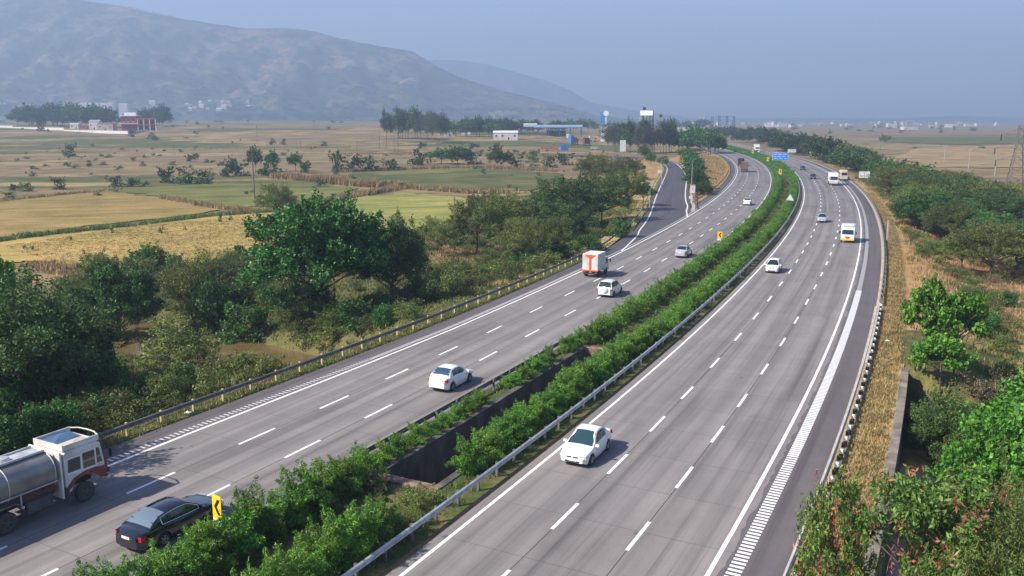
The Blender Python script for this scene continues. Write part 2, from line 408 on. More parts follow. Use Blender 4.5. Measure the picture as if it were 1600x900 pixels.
M['cream'] = plain('cream_wall', (.48, .42, .34), .85, noise=.2, nscale=.3)
M['maroon'] = plain('maroon_wall', (.28, .035, .05), .8, noise=.2, nscale=.3)
M['window'] = plain('dark_window', (.03, .04, .05), .2)
M['stone'] = plain('rubble_stone', (.25, .16, .12), .95, noise=.7, nscale=1.6)
M['wood_pole'] = plain('weathered_pole', (.16, .13, .11), .9)
M['concrete_pole'] = plain('concrete_pole', (.38, .35, .32), .9)
M['lattice'] = plain('lattice_steel', (.20, .175, .155), .6, .3)
M['lattice_far'] = plain('grey_lattice', (.06, .065, .075), .6, .3)
M['grey_roof'] = plain('sheet_roof', (.33, .33, .34), .6, noise=.2)
M['tile_red'] = plain('red_roof', (.35, .09, .05), .8)
M['dash_grey'] = plain('grey_interior', (.2, .2, .21), .6)

# ------------------------------------------------------------ terrain
def grid_axis(segs):
    out = [segs[0][0]]
    for a, b, d0, d1 in segs:
        x = a; n = max(2, int(round((b - a) / ((d0 + d1) / 2)))); t = np.linspace(0, 1, n + 1)[1:]
        k = d1 / d0
        tt = t if abs(k - 1) < .01 else (k ** t - 1) / (k - 1)
        out += list(a + (b - a) * tt)
    return np.array(out)
GX = grid_axis([(-9000, -900, 500, 60), (-900, -90, 40, 2.2), (-90, 60, 1.1, 1.1), (60, 900, 2.2, 40), (900, 9000, 60, 500)])
GY = grid_axis([(-60, 12, 8, 1.5), (12, 110, 1.1, 1.1), (110, 480, 1.6, 8), (480, 2500, 10, 120), (2500, 12000, 200, 700)])
gx, gy = np.meshgrid(GX, GY); fx, fy = gx.ravel(), gy.ravel(); fz = terrain(fx, fy)
nx, ny = len(GX), len(GY); idx = np.arange(nx * ny).reshape(ny, nx)
F = np.stack([idx[:-1, :-1].ravel(), idx[:-1, 1:].ravel(), idx[1:, 1:].ravel(), idx[1:, :-1].ravel()], 1)
def ground_mat():
    m, t, b = mat('plain_ground'); N, L, noise, ramp, mix, mth = nodes(t); g = N('ShaderNodeNewGeometry'); P_ = g.outputs['Position']
    st = noise(scaled(N, L, P_, (.008, .03, 1)), 1, 8, .68)
    c = ramp(st, [(.30, (.12, .125, .045)), (.40, (.20, .15, .075)), (.46, (.30, .21, .115)), (.50, (.15, .12, .06)), (.54, (.25, .185, .09)), (.60, (.37, .285, .155)), (.66, (.18, .145, .06)), (.72, (.12, .12, .045))])
    md = noise(P_, .06, 6, .65)
    c = mix(.9, c, ramp(md, [(.36, (.45, .55, .38)), (.48, (.95, .97, .92)), (.65, (1.2, 1.12, 1.0))]), 'MULTIPLY')
    fn = noise(P_, 1.1, 5, .7)
    c = mix(.7, c, ramp(fn, [(.3, (.6, .62, .5)), (.6, (1.1, 1.1, 1.1))]), 'MULTIPLY')
    # distance into the plain: paler, greyer stubble far off to the right
    L(c, b.inputs['Base Color']); b.inputs['Roughness'].default_value = .95; b.inputs['Specular IOR Level'].default_value = .1
    bp = N('ShaderNodeBump'); bp.inputs['Strength'].default_value = .5; bp.inputs['Distance'].default_value = .15; L(fn, bp.inputs['Height']); L(bp.outputs[0], b.inputs['Normal'])
    return m
def verge_mat(name, stops, sc=.25):
    m, t, b = mat(name); N, L, noise, ramp, mix, mth = nodes(t); g = N('ShaderNodeNewGeometry'); P_ = g.outputs['Position']
    c = ramp(noise(P_, sc, 6, .65), stops)
    fn = noise(P_, 3, 5, .75); c = mix(.8, c, ramp(fn, [(.3, (.55, .55, .5)), (.62, (1.2, 1.2, 1.2))]), 'MULTIPLY')
    L(c, b.inputs['Base Color']); b.inputs['Roughness'].default_value = .95; b.inputs['Specular IOR Level'].default_value = .1
    bp = N('ShaderNodeBump'); bp.inputs['Strength'].default_value = .7; bp.inputs['Distance'].default_value = .08; L(fn, bp.inputs['Height']); L(bp.outputs[0], b.inputs['Normal'])
    return m
M['ground'] = ground_mat()
M['verge_dry'] = verge_mat('dry_verge', [(.3, (.16, .13, .05)), (.42, (.34, .24, .12)), (.55, (.42, .31, .16)), (.7, (.25, .20, .09))])
M['verge_orange'] = verge_mat('dry_bank', [(.3, (.17, .15, .05)), (.42, (.33, .19, .08)), (.55, (.38, .25, .12)), (.7, (.21, .18, .07))], .12)
M['verge_green'] = verge_mat('green_verge', [(.3, (.035, .06, .018)), (.48, (.07, .09, .028)), (.62, (.15, .125, .055)), (.72, (.06, .08, .025))])
M['bank'] = verge_mat('scrub_floor', [(.3, (.045, .06, .02)), (.45, (.09, .10, .035)), (.60, (.15, .13, .055)), (.7, (.08, .095, .035))], .2)
M['soil'] = verge_mat('bare_soil', [(.3, (.11, .08, .05)), (.5, (.19, .13, .08)), (.7, (.12, .10, .05))], .5)
g_ = npmesh('ground', np.stack([fx, fy, fz], 1), F, M['ground'], smooth=True); tag(g_, kind='structure')
g_.data.materials.append(M['bank']); g_.data.materials.append(M['verge_orange'])
cxy = np.stack([fx[F].mean(1), fy[F].mean(1)], 1); cs_, co2 = SO(cxy[:, 0], cxy[:, 1])
mi = np.zeros(len(F), int)
edge_n = 12 * (fbm(cxy[:, 0] * .05, cxy[:, 1] * .05, 4) - .47)
mi[(co2 > 22) & (co2 < 52 + edge_n + 12 * np.clip((40 - cs_) / 80, -1, 1)) & (cs_ < 150) & (cs_ > -90)] = 1
mi[(co2 >= 45) & (co2 < 80 + edge_n) & (np.abs(cs_ - 18) < 30)] = 1
mi[(co2 < -15) & (co2 > -45 + edge_n) & (cs_ < 420)] = 2
mi[(co2 < -15) & (co2 > -60) & (cs_ < 42 + edge_n)] = 1
mi[(co2 > 18) & (co2 < 60) & (cs_ >= 125) & (cs_ < 430)] = 2
g_.data.polygons.foreach_set('material_index', mi.astype(np.int32)); g_.data.update()

# ------------------------------------------------------------ road strips
def strip(name, s0, s1, o0, o1, z, m, parent=None, ds=3., thick=0, kind='structure', n_o=1, jag=0, mats=None):
    n = max(2, int((s1 - s0) / ds) + 1); sv = np.linspace(s0, s1, n); V = []; UV = []; Fs = []
    f0 = o0 if callable(o0) else (lambda s: o0); f1 = o1 if callable(o1) else (lambda s: o1)
    for s_ in sv:
        a = float(f0(s_)); b_ = float(f1(s_))
        if jag: a += random.uniform(-jag, jag)
        for k in range(n_o + 1):
            o_ = a + (b_ - a) * k / n_o; V.append(A(s_, o_, z)); UV.append((s_, o_))
    w_ = n_o + 1
    for i in range(n - 1):
        for k in range(n_o): Fs.append((i*w_+k, (i+1)*w_+k, (i+1)*w_+k+1, i*w_+k+1))
    if float(f0(s0)) < float(f1(s0)): pass
    mb = MB()
    if thick:
        nv = len(V); V2 = V + [(x, y, z_ - thick) for x, y, z_ in V]; UV = UV + UV
        for i in range(n - 1):
            a0, a1 = i*w_, (i+1)*w_; b0, b1 = a0 + n_o, a1 + n_o
            Fs.append((a0, a0+nv, a1+nv, a1)); Fs.append((b0, b1, b1+nv, b0+nv))
        Fs.append(tuple([k for k in range(w_)] + [k + nv for k in range(w_)][::-1])); e_ = (n-1) * w_
        Fs.append(tuple([e_ + k for k in range(w_)][::-1] + [e_ + k + nv for k in range(w_)]))
        V = V2
    mb.v = V; mb.f = Fs; mb.m = [0] * len(Fs)
    o = mb.build(name, m, parent, uv=UV)
    me = o.data
    # make the sheet face upwards
    if me.polygons and me.polygons[0].normal.z < 0: me.flip_normals()
    if not parent and kind: o['kind'] = kind
    return o
S0, S1 = -85, 1350
rc = strip('right_carriageway', S0, S1, -11.35, .55, 0, M['concrete_road'], thick=.3)
sh = strip('right_shoulder', S0, S1, -14.1, -11.35, -.004, M['asphalt'], thick=.3, ds=3)
lc = strip('left_carriageway', S0, S1, lambda s: KO(s) - .1, lambda s: EO(s) + .22, 0, M['concrete_road'], thick=.3)
ls = strip('left_shoulder', S0, S1, lambda s: EO(s) + .22, lambda s: EO(s) + 2.3, -.004, M['asphalt'], thick=.3, ds=3)
def line(par, name, s0, s1, off, wd, m='paint', z=.008, ds=2.):
    f = off if callable(off) else (lambda s: off)
    return strip(name, s0, s1, lambda s: f(s) - wd / 2, lambda s: f(s) + wd / 2, z, M[m], par, ds=ds)
line(rc, 'edge_line', S0, 900, 0, .17); line(rc, 'edge_line', S0, 900, -11.2, .19)
line(lc, 'edge_line', S0, 900, EO, .19); line(lc, 'edge_line', 75, 900, lambda s: KO(s) + .12, .16)
def dashes(par, starts, off, wd=.17, ln=3.05):
    f = off if callable(off) else (lambda s: off); mb = MB()
    for s_ in starts:
        pts = [A(s_ + ln * k / 2, float(f(s_)) + sg * wd / 2, .008) for sg in (1, -1) for k in (0, 1, 2)]
        mb.add(pts, [(0, 3, 4, 1), (1, 4, 5, 2)])
    o = mb.build('lane_line', M['paint'], par)
    return o
def series(first, nxt, step, end):
    out = list(first); s_ = nxt
    while s_ < end: out.append(s_); s_ += step
    return out
dashes(rc, series([-41.5, -34.3, -27.5, -20.5, -13.3, -6.1, 1.0, 8.1, 15.0, 23.3, 32.3, 41.2, 50.2], 59.3, 8.85, 800), -3.76)
dashes(rc, series([-34.7, -27.7, -20.6, -13.5, -6.4, .9, 8.0, 15.0, 23.2, 32.1, 41.0, 50.1], 59.0, 8.85, 800), -7.52)
dashes(lc, series([-39.4, -30.6, -21.9, -12.6, -4.9, 2.4, 9.8, 17.3, 25.6, 34.9, 44.1], 53.4, 8.95, 800), FO)
dashes(lc, series([-40.5, -31.2, -22.1, -12.4, -5.2, 2.2, 9.9, 17.3, 25.8, 34.9, 44.0], 53.2, 8.95, 800), GO)
for q_ in (-3.76, -7.52): strip('slab_joint', S0, 260, q_ - .025, q_ + .025, .003, M['joint'], rc, ds=4)
for f_ in (FO, GO): strip('slab_joint', S0, 260, (lambda s, f_=f_: f_(s) - .025), (lambda s, f_=f_: f_(s) + .025), .003, M['joint'], lc, ds=4)
# rumble bars: a ladder of worn cross strokes beside each outer edge line
def rumble(par, s0, s1, a, b, step, wd, m, z=.006):
    mb = MB(); s_ = s0; fa = a if callable(a) else (lambda s: a); fb = b if callable(b) else (lambda s: b)
    while s_ < s1:
        mb.poly([A(s_, float(fa(s_)), z), A(s_ + wd, float(fa(s_)), z), A(s_ + wd, float(fb(s_)), z), A(s_, float(fb(s_)), z)]); s_ += step
    return mb.build('rumble_strip', M[m], par)
rumble(sh, -40, 60, -12.42, -11.82, .33, .17, 'paint', .002)
strip('rumble_band', 8, 60, -12.40, -11.84, -.001, M['band'], sh, ds=3)
strip('rumble_band', 60, 700, -12.34, -11.88, .001, M['band'], sh, ds=3)
rumble(ls, -45, 14, lambda s: EO(s) + .38, lambda s: EO(s) + .85, .36, .15, 'paint_old', .002)
rumble(ls, 14, 60, lambda s: EO(s) + .38, lambda s: EO(s) + .8, .3, .18, 'paint_old', .002)
strip('rumble_band', 60, 700, lambda s: EO(s) + .45, lambda s: EO(s) + .75, .001, M['band'], ls, ds=3)
# crumbled joint between slab and shoulder
strip('joint_patch', S0, 300, -11.62, -11.33, .003, M['concrete_road'], sh, ds=.45, jag=.1)

# verges, with skirts down to the terrain
strip('right_verge', S0, 31, -17.0, -14.1, -.03, M['verge_dry'], thick=.6, ds=4)
strip('right_verge', 31, 700, -16.2, -14.1, -.03, M['verge_dry'], thick=.3, ds=1.5, jag=.3)
strip('right_kerb', 30, 500, -14.55, -14.1, .06, M['kerb'], thick=.2, ds=4)
strip('left_verge', S0, 74, lambda s: EO(s) + 2.3, lambda s: EO(s) + 4.4, -.03, M['verge_green'], thick=.6, ds=4)
PIT0, PIT1 = -4.5, 24.5; PA, PB = 3.55, 6.9
strip('median_soil', S0, PIT0, .75, lambda s: KO(s) - .1, -.02, M['verge_green'], thick=.6)
strip('median_soil', PIT1, S1, .75, lambda s: KO(s) - .1, -.02, M['verge_green'], thick=.6)
strip('median_soil', PIT0, PIT1, .75, PA, -.02, M['verge_green'], thick=1.2)
strip('median_soil', PIT0, PIT1, PB, lambda s: KO(s) - .1, -.02, M['verge_green'], thick=1.2)
strip('inner_shoulder', S0, 600, .5, .86, -.004, M['soil'], thick=.1, ds=1.5, jag=.1)
# far inner concrete shoulder of the left carriageway
strip('concrete_shoulder', 100, 600, lambda s: KO(s) - 1.3, lambda s: KO(s) - .1, .004, M['apron'], thick=.1)

# ------------------------------------------------------------ bridge: pit walls, retaining wall
def wall(name, s0, s1, o0, o1, z0, z1, m, label, cat):
    o = strip(name, s0, s1, o0, o1, z1, m, thick=z1 - z0, kind=None, ds=2.); tag(o, label, cat); return o
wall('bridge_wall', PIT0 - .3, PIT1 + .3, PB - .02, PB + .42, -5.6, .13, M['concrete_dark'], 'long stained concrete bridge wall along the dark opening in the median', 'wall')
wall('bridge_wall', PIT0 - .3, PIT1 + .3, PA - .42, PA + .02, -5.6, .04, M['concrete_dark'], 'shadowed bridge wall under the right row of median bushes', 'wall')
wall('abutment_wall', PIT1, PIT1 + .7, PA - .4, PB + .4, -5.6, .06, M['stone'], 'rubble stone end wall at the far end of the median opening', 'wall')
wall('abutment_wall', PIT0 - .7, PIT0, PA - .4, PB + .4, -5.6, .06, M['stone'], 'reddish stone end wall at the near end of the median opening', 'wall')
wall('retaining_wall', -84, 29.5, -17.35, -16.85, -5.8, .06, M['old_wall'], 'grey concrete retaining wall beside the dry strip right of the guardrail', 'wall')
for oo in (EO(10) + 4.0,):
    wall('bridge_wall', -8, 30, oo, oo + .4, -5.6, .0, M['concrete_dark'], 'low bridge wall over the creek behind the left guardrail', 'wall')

# water
mb = MB(); V = []
for o_ in np.arange(-60, 90, 4.): V.append((o_, float(creek_c(np.array(o_)))))
for (o_, c_) in V:
    mb.v.append(A(c_ - 11, o_, WATER_Z)); mb.v.append(A(c_ + 11, o_, WATER_Z))
for i in range(len(V) - 1): mb.f.append((2*i, 2*i+1, 2*i+3, 2*i+2)); mb.m.append(0)
m, t, b = mat('muddy_water'); N, L, noise, ramp, mix, mth = nodes(t)
g = N('ShaderNodeNewGeometry'); L(ramp(noise(g.outputs['Position'], .3, 3), [(.3, (.12, .085, .035)), (.7, (.17, .125, .055))]), b.inputs['Base Color'])
b.inputs['Roughness'].default_value = .12; bp = N('ShaderNodeBump'); bp.inputs['Strength'].default_value = .15; bp.inputs['Distance'].default_value = .03
L(noise(g.outputs['Position'], 2.5, 3), bp.inputs['Height']); L(bp.outputs[0], b.inputs['Normal'])
tag(mb.build('creek_water', m), kind='structure')

# ------------------------------------------------------------ ramp
def ribbon(name, Lp, Rp, z, m, parent=None, thick=0):
    n = len(Lp); mb = MB(); UV = []
    d = np.r_[0, np.cumsum(np.linalg.norm(np.diff((np.array(Lp) + np.array(Rp)) / 2, axis=0), axis=1))]
    for i in range(n):
        for k in range(5):
            q = Lp[i] + (Rp[i] - Lp[i]) * k / 4; mb.v.append((q[0], q[1], z)); UV.append((d[i], k * 2.4))
    for i in range(n - 1):
        for k in range(4): mb.f.append((i*5+k, i*5+k+1, (i+1)*5+k+1, (i+1)*5+k)); mb.m.append(0)
    o = mb.build(name, m, parent, uv=UV)
    if o.data.polygons[0].normal.z < 0: o.data.flip_normals()
    return o
# merge wedge: start of the ramp along the carriageway edge
j0 = np.array([A(s_, float(EO(s_)) + .22)[:2] for s_ in np.linspace(55, 133, 26)])
j1 = np.array([A(s_, float(EO(s_)) + 2.3 + 3.7 * max(0, (s_ - 62) / 55) ** 1.3)[:2] for s_ in np.linspace(55, 133, 26)])
# left pavement edge from the photo joins smoothly
Lall = resample([A(55, 22.3)[:2], A(75, 22.6)[:2], A(90, 23.7)[:2], (20.6, 145.5), (24.0, 160), (27.9, 177.7), (34.6, 212), (41.8, 248.1), (55.3, 315), (61.6, 352), (64.0, 385), (61.4, 414), (50, 438), (25, 458)], 120)
Rall = resample([A(55, 20.2)[:2], A(75, 20.2)[:2], A(95, 20.2)[:2], A(112, 20.2)[:2], A(128, 20.2)[:2], (38.9, 188.4), (41.4, 202.1), (46.1, 225.8), (58.9, 291.0), (68.3, 351.5), (72.8, 390), (71, 421), (58, 449), (30, 472)], 120)
rp = ribbon('exit_ramp', Lall, Rall, -.001, M['ramp']); rp['kind'] = 'structure'
def pline(name, pts, wd, z, m, par, n=80):
    q = resample(pts, n); d = np.gradient(q, axis=0); d /= np.linalg.norm(d, axis=1)[:, None]; nn = np.stack([-d[:, 1], d[:, 0]], 1)
    return ribbon(name, q + nn * wd / 2, q - nn * wd / 2, z, m, par)
pline('edge_line', [A(78, 20.25)[:2], A(95, 22.4)[:2], (21.7, 146.2), (25.1, 160.5), (28.7, 177.7), (35.3, 212), (42.6, 248.1), (56, 315), (62.3, 352), (64.8, 385), (62, 415)], .2, .006, M['paint'], rp)
pline('edge_line', [A(127, 20.1)[:2], (36.0, 178), (38.3, 188.4), (40.6, 202.1), (45.2, 225.8), (58.2, 291.0), (67.6, 351.5), (72, 392), (70, 421)], .24, .006, M['paint'], rp)
# gore: pale triangle and kerb
q = resample([(36.9, 176), (39.5, 188), (42.0, 202), (46.8, 225.8), (59.5, 291.0), (69, 351.5), (73.6, 392), (71.5, 423)], 80)
d = np.gradient(q, axis=0); d /= np.linalg.norm(d, axis=1)[:, None]; nn = np.stack([-d[:, 1], d[:, 0]], 1)
o = ribbon('ramp_kerb', q + nn * .35, q - nn * .35, .05, M['kerb']); o['kind'] = 'structure'
mb = MB(); mb.poly([(*A(126, 20.3)[:2], -.0025), (*A(150, 20.3)[:2], -.0025), (*A(152, 22.5)[:2], -.0025), (40.0, 190, -.0025), (37.5, 181, -.0025)])
o = mb.build('gore_pavement', M['apron'], uv=[(0, 0), (20, 0), (20, 3), (14, 5), (5, 3)]); o['kind'] = 'structure'
if o.data.polygons[0].normal.z < 0: o.data.flip_normals()
strip('left_verge_far', 156, 700, lambda s: EO(s) + 2.3, lambda s: EO(s) + 4.6, -.03, M['verge_orange'], thick=.5, ds=4)
# left verge along the ramp
q = resample([A(70, 23.2)[:2], A(82, 23.8)[:2], A(92, 24.9)[:2], (20.0, 148), (23.6, 162), (27.3, 178), (33.9, 212), (41.1, 248.1), (54.6, 315), (60.9, 352), (63.2, 385)], 70)
d = np.gradient(q, axis=0); d /= np.linalg.norm(d, axis=1)[:, None]; nn = np.stack([-d[:, 1], d[:, 0]], 1)
o = ribbon('ramp_verge', q + nn * 2.2, q - nn * .5, -.04, M['verge_dry']); o['kind'] = 'structure'

# ------------------------------------------------------------ hills
def hill(name, prof, d_foot, d_ridge, seed, m, depth_back=1500, rough=60):
    px = np.array([p_[0] for p_ in prof], float); py = np.array([p_[1] for p_ in prof], float)
    nu, nv = 260, 90; U = np.linspace(px[0], px[-1], nu); V = []
    for v in range(nv):
        t_ = v / (nv - 1) * 1.6
        for u in U:
            df = d_foot(u) if callable(d_foot) else d_foot; dr = d_ridge(u) if callable(d_ridge) else d_ridge
            if t_ <= 1: y = df + (dr - df) * t_
            else: y = dr + (t_ - 1) * depth_back
            zr = (HORIZ - np.interp(u, px, py)) / FPX * dr * 1.0 + CAM_Z
            h = (.22 * t_ + .78 * (t_ ** 1.7)) if t_ <= 1 else max(0, 1 - (t_ - 1) * 1.1)
            V.append((u, y, zr, h, t_))
    V = np.array(V); x = (V[:, 0] - 800) / FPX * V[:, 1] * math.cos(PITCH) * 1.0; x = (V[:, 0] - 800) / FPX * (V[:, 1] * math.cos(PITCH) + 20 * math.sin(PITCH))
    y = V[:, 1]
    n1 = fbm(x * .0022 + seed, y * .0022, 6); n2 = fbm(x * .009 + seed, y * .004, 5)
    rid = 1 - np.abs(fbm(x * .0035 + seed * 2, y * .0012, 4) * 2 - .94) * 2
    z = V[:, 2] * V[:, 3]
    bump = np.sin(np.clip(V[:, 4], 0, 1) * math.pi) 
    z = z + V[:, 2] * bump * ((n1 - .47) * .42 + (n2 - .47) * .26 + rid * .10)
    z += (fbm(x * .02, y * .02, 3) - .45) * 12 * np.clip(V[:, 4] * 2, 0, 1) 
    z = np.where(V[:, 4] == 0, -6, z)
    idx = np.arange(nu * nv).reshape(nv, nu)
    F_ = np.stack([idx[:-1, :-1].ravel(), idx[:-1, 1:].ravel(), idx[1:, 1:].ravel(), idx[1:, :-1].ravel()], 1)
    o = npmesh(name, np.stack([x, y, z], 1), F_, m, smooth=True); o['kind'] = 'structure'; return o
m, t, b = mat('hill_scrub'); N, L, noise, ramp, mix, mth = nodes(t); g = N('ShaderNodeNewGeometry'); P_ = g.outputs['Position']
c = ramp(noise(P_, .004, 8, .65), [(.36, (.035, .055, .02)), (.47, (.06, .075, .028)), (.56, (.15, .12, .065)), (.64, (.24, .17, .10)), (.72, (.10, .10, .04))])
c = mix(.95, c, ramp(noise(P_, .016, 8, .75), [(.38, (.18, .25, .18)), (.5, (.95, .95, .9)), (.62, (1.5, 1.35, 1.2))]), 'MULTIPLY')
L(c, b.inputs['Base Color']); b.inputs['Roughness'].default_value = 1; b.inputs['Specular IOR Level'].default_value = 0
bp = N('ShaderNodeBump'); bp.inputs['Strength'].default_value = 1; bp.inputs['Distance'].default_value = 12; L(noise(P_, .02, 8, .7), bp.inputs['Height']); L(bp.outputs[0], b.inputs['Normal'])
HM = m
hill('hills', [(-900, -40), (-500, -30), (-200, -18), (0, -6), (90, 2), (150, 12), (200, 19), (300, 38), (400, 51), (440, 50), (485, 52), (520, 62), (560, 70), (610, 79), (645, 84), (665, 96), (690, 110), (720, 124), (760, 136), (800, 147), (850, 158), (890, 168), (930, 180), (980, 186), (1060, 188)],
     lambda u: 3350 + max(0, u) * .2, lambda u: 4700, 3, HM)
hill('distant_hills', [(560, 120), (620, 104), (680, 97), (720, 98), (760, 104), (800, 114), (850, 127), (890, 143), (920, 160), (960, 168), (1010, 176), (1080, 184), (1160, 187)], 7200, 8200, 8, HM, 700)
hill('far_ridge', [(-200, -60), (0, -30), (110, 4), (160, 12), (220, 20), (280, 33), (330, 44), (380, 60), (440, 90)], 7400, 8300, 12, HM, 700)
# low rise on the right horizon
hill('horizon_rise', [(900, 185), (1000, 183), (1100, 186), (1250, 184), (1400, 185), (1500, 181), (1600, 184), (1900, 186), (2300, 187)], 6500, 7400, 21, HM, 900)

# ------------------------------------------------------------ field plots
ZN = [0]
def field(name, pix, m, z=FIELD_Z + .22, dens=10):
    ZN[0] += .02; z += ZN[0] - .08
    pts = [W(a, b_, z) for a, b_ in pix]; mb = MB(); n = len(pts); out = []
    for i in range(n):
        p0 = np.array(pts[i]); p1 = np.array(pts[(i+1) % n])
        for k in range(6): out.append(tuple(p0 + (p1 - p0) * k / 6 + np.array([random.gauss(0, 1), random.gauss(0, 1)]) * (0 if k == 0 else .35 + p0[1] * .004)))
    mb.poly([(x, y, z) for x, y in out])
    o = mb.build(name, m); o['kind'] = 'structure'
    if o.data.polygons[0].normal.z < 0: o.data.flip_normals()
    return o
def field_mat(name, a, b_, c_, streak=(.05, .3, 1)):
    m, t, b = mat(name); N, L, noise, ramp, mix, mth = nodes(t); g = N('ShaderNodeNewGeometry'); P_ = g.outputs['Position']
    mp = N('ShaderNodeMapping'); mp.inputs['Rotation'].default_value = (0, 0, R(-14)); L(P_, mp.inputs['Vector'])
    c = ramp(noise(scaled(N, L, mp.outputs[0], streak), 1, 7, .66), [(.3, a), (.5, b_), (.68, c_)])
    c = mix(.9, c, ramp(noise(P_, .06, 6, .65), [(.33, (.62, .68, .55)), (.5, (.98, .96, .95)), (.64, (1.2, 1.1, 1.12))]), 'MULTIPLY')
    c = mix(.55, c, ramp(noise(scaled(N, L, mp.outputs[0], (.03, 1.1, 1)), 1, 3, .5), [(.38, (.72, .72, .66)), (.5, (1, 1, 1)), (.62, (1.12, 1.1, 1.08))]), 'MULTIPLY')
    c = mix(.8, c, ramp(noise(P_, 2.2, 5, .75), [(.3, (.62, .64, .5)), (.62, (1.15, 1.15, 1.15))]), 'MULTIPLY')
    L(c, b.inputs['Base Color']); b.inputs['Roughness'].default_value = .95; b.inputs['Specular IOR Level'].default_value = .1; return m
FM = dict(gold=field_mat('stubble_field', (.27, .215, .06), (.40, .305, .10), (.42, .28, .14)),
          gold2=field_mat('olive_stubble', (.17, .15, .045), (.28, .215, .075), (.33, .215, .11)),
          green=field_mat('green_field', (.10, .12, .035), (.16, .175, .055), (.25, .205, .085)),
          lime=field_mat('yellow_green_field', (.15, .165, .05), (.27, .28, .08), (.34, .29, .10)),
          dgreen=field_mat('sedge_field', (.06, .08, .03), (.11, .125, .045), (.20, .16, .075)),
          straw=field_mat('straw_field', (.42, .32, .13), (.55, .42, .17), (.47, .34, .14)),
          tan=field_mat('tan_field', (.22, .16, .085), (.36, .265, .14), (.20, .145, .08), (.02, .09, 1)),
          brown=field_mat('ploughed_field', (.15, .115, .07), (.23, .17, .10), (.30, .23, .13), (.02, .09, 1)))
field('stubble_field', [(-260, 420), (-60, 386), (40, 370), (200, 353), (330, 337), (425, 331), (445, 345), (432, 372), (438, 398), (420, 440), (300, 442), (140, 430), (60, 408), (-60, 412)], FM['gold'])
field('olive_field', [(-300, 345), (-60, 322), (100, 303), (180, 298), (250, 310), (345, 327), (200, 346), (50, 364), (-200, 392)], FM['gold2'])
field('green_field', [(185, 296), (290, 289), (420, 286), (560, 293), (520, 306), (440, 322), (352, 322), (262, 309)], FM['green'])
field('lime_field', [(400, 334), (480, 318), (560, 307), (630, 301), (720, 308), (730, 330), (700, 352), (560, 370), (430, 380), (448, 346)], FM['lime'])
field('sedge_field', [(545, 272), (640, 267), (760, 263), (870, 270), (900, 285), (830, 298), (720, 296), (640, 288), (560, 284)], FM['dgreen'])
field('sedge_field', [(560, 268), (620, 266), (700, 262), (760, 261), (700, 270), (600, 274)], FM['green'], FIELD_Z + .22)
field('straw_field', [(1542, 291), (1640, 296), (1700, 308), (1640, 322), (1600, 324), (1560, 306)], FM['straw'])
field('pale_field', [(1430, 232), (1600, 226), (1800, 235), (1800, 250), (1600, 262), (1460, 262), (1400, 248)], FM['tan'], FIELD_Z + .22)
field('dark_marsh', [(1380, 214), (1560, 213), (1700, 215), (1700, 222), (1500, 226), (1380, 222)], FM['dgreen'], FIELD_Z + .22)
field('grey_plain', [(1180, 203), (1400, 201), (1700, 202), (1700, 211), (1400, 212), (1220, 213)], FM['brown'], FIELD_Z + .22)
field('ploughed_field', [(1400, 262), (1560, 268), (1640, 288), (1540, 289), (1470, 272)], FM['brown'], FIELD_Z + .22)


# far plots on the rising plain to the left are faces of the ground itself
for m_ in (FM['dgreen'], FM['brown'], FM['tan']): g_.data.materials.append(m_)
pn = fbm(cxy[:, 0] * .006 + 3, cxy[:, 1] * .022, 4); far_ = (co2 > 70) & (cxy[:, 1] > 270) & (mi == 0)
mi[far_ & (pn > .55)] = 3; mi[far_ & (pn < .40)] = 4; mi[far_ & (pn > .455) & (pn < .49)] = 5
g_.data.polygons.foreach_set('material_index', mi.astype(np.int32)); g_.data.update()

# ------------------------------------------------------------ vegetation prototypes (meshes only; objects are made per plant)
def leaves(P0, size, r, aspect=.55, up=.0):
    """one rhombic leaf face per point, random orientation, biased outwards/upwards"""
    n = len(P0); a = r.normal(size=(n, 3)); a[:, 2] = a[:, 2] * (1 - up) ; a /= np.linalg.norm(a, axis=1)[:, None]
    b_ = r.normal(size=(n, 3)); b_ -= a * (a * b_).sum(1)[:, None]; b_ /= np.linalg.norm(b_, axis=1)[:, None]
    s_ = size * r.uniform(.6, 1.35, n)[:, None]
    V = np.stack([P0 - a * s_ * .5, P0 + b_ * s_ * aspect * .5, P0 + a * s_ * .5, P0 - b_ * s_ * aspect * .5], 1).reshape(-1, 3)
    return V, np.arange(4 * n).reshape(n, 4)
def clump_pts(c, r_, n, r, flat=.75, hollow=.55):
    d = r.normal(size=(n, 3)); d /= np.linalg.norm(d, axis=1)[:, None]
    q = d * (r_ * (hollow + (1 - hollow) * r.random(n) ** .7) * (1 + .25 * np.sin(d[:, 0] * 5 + c[0]) * np.sin(d[:, 1] * 4 + c[1])))[:, None]; q[:, 2] *= flat
    return q + c
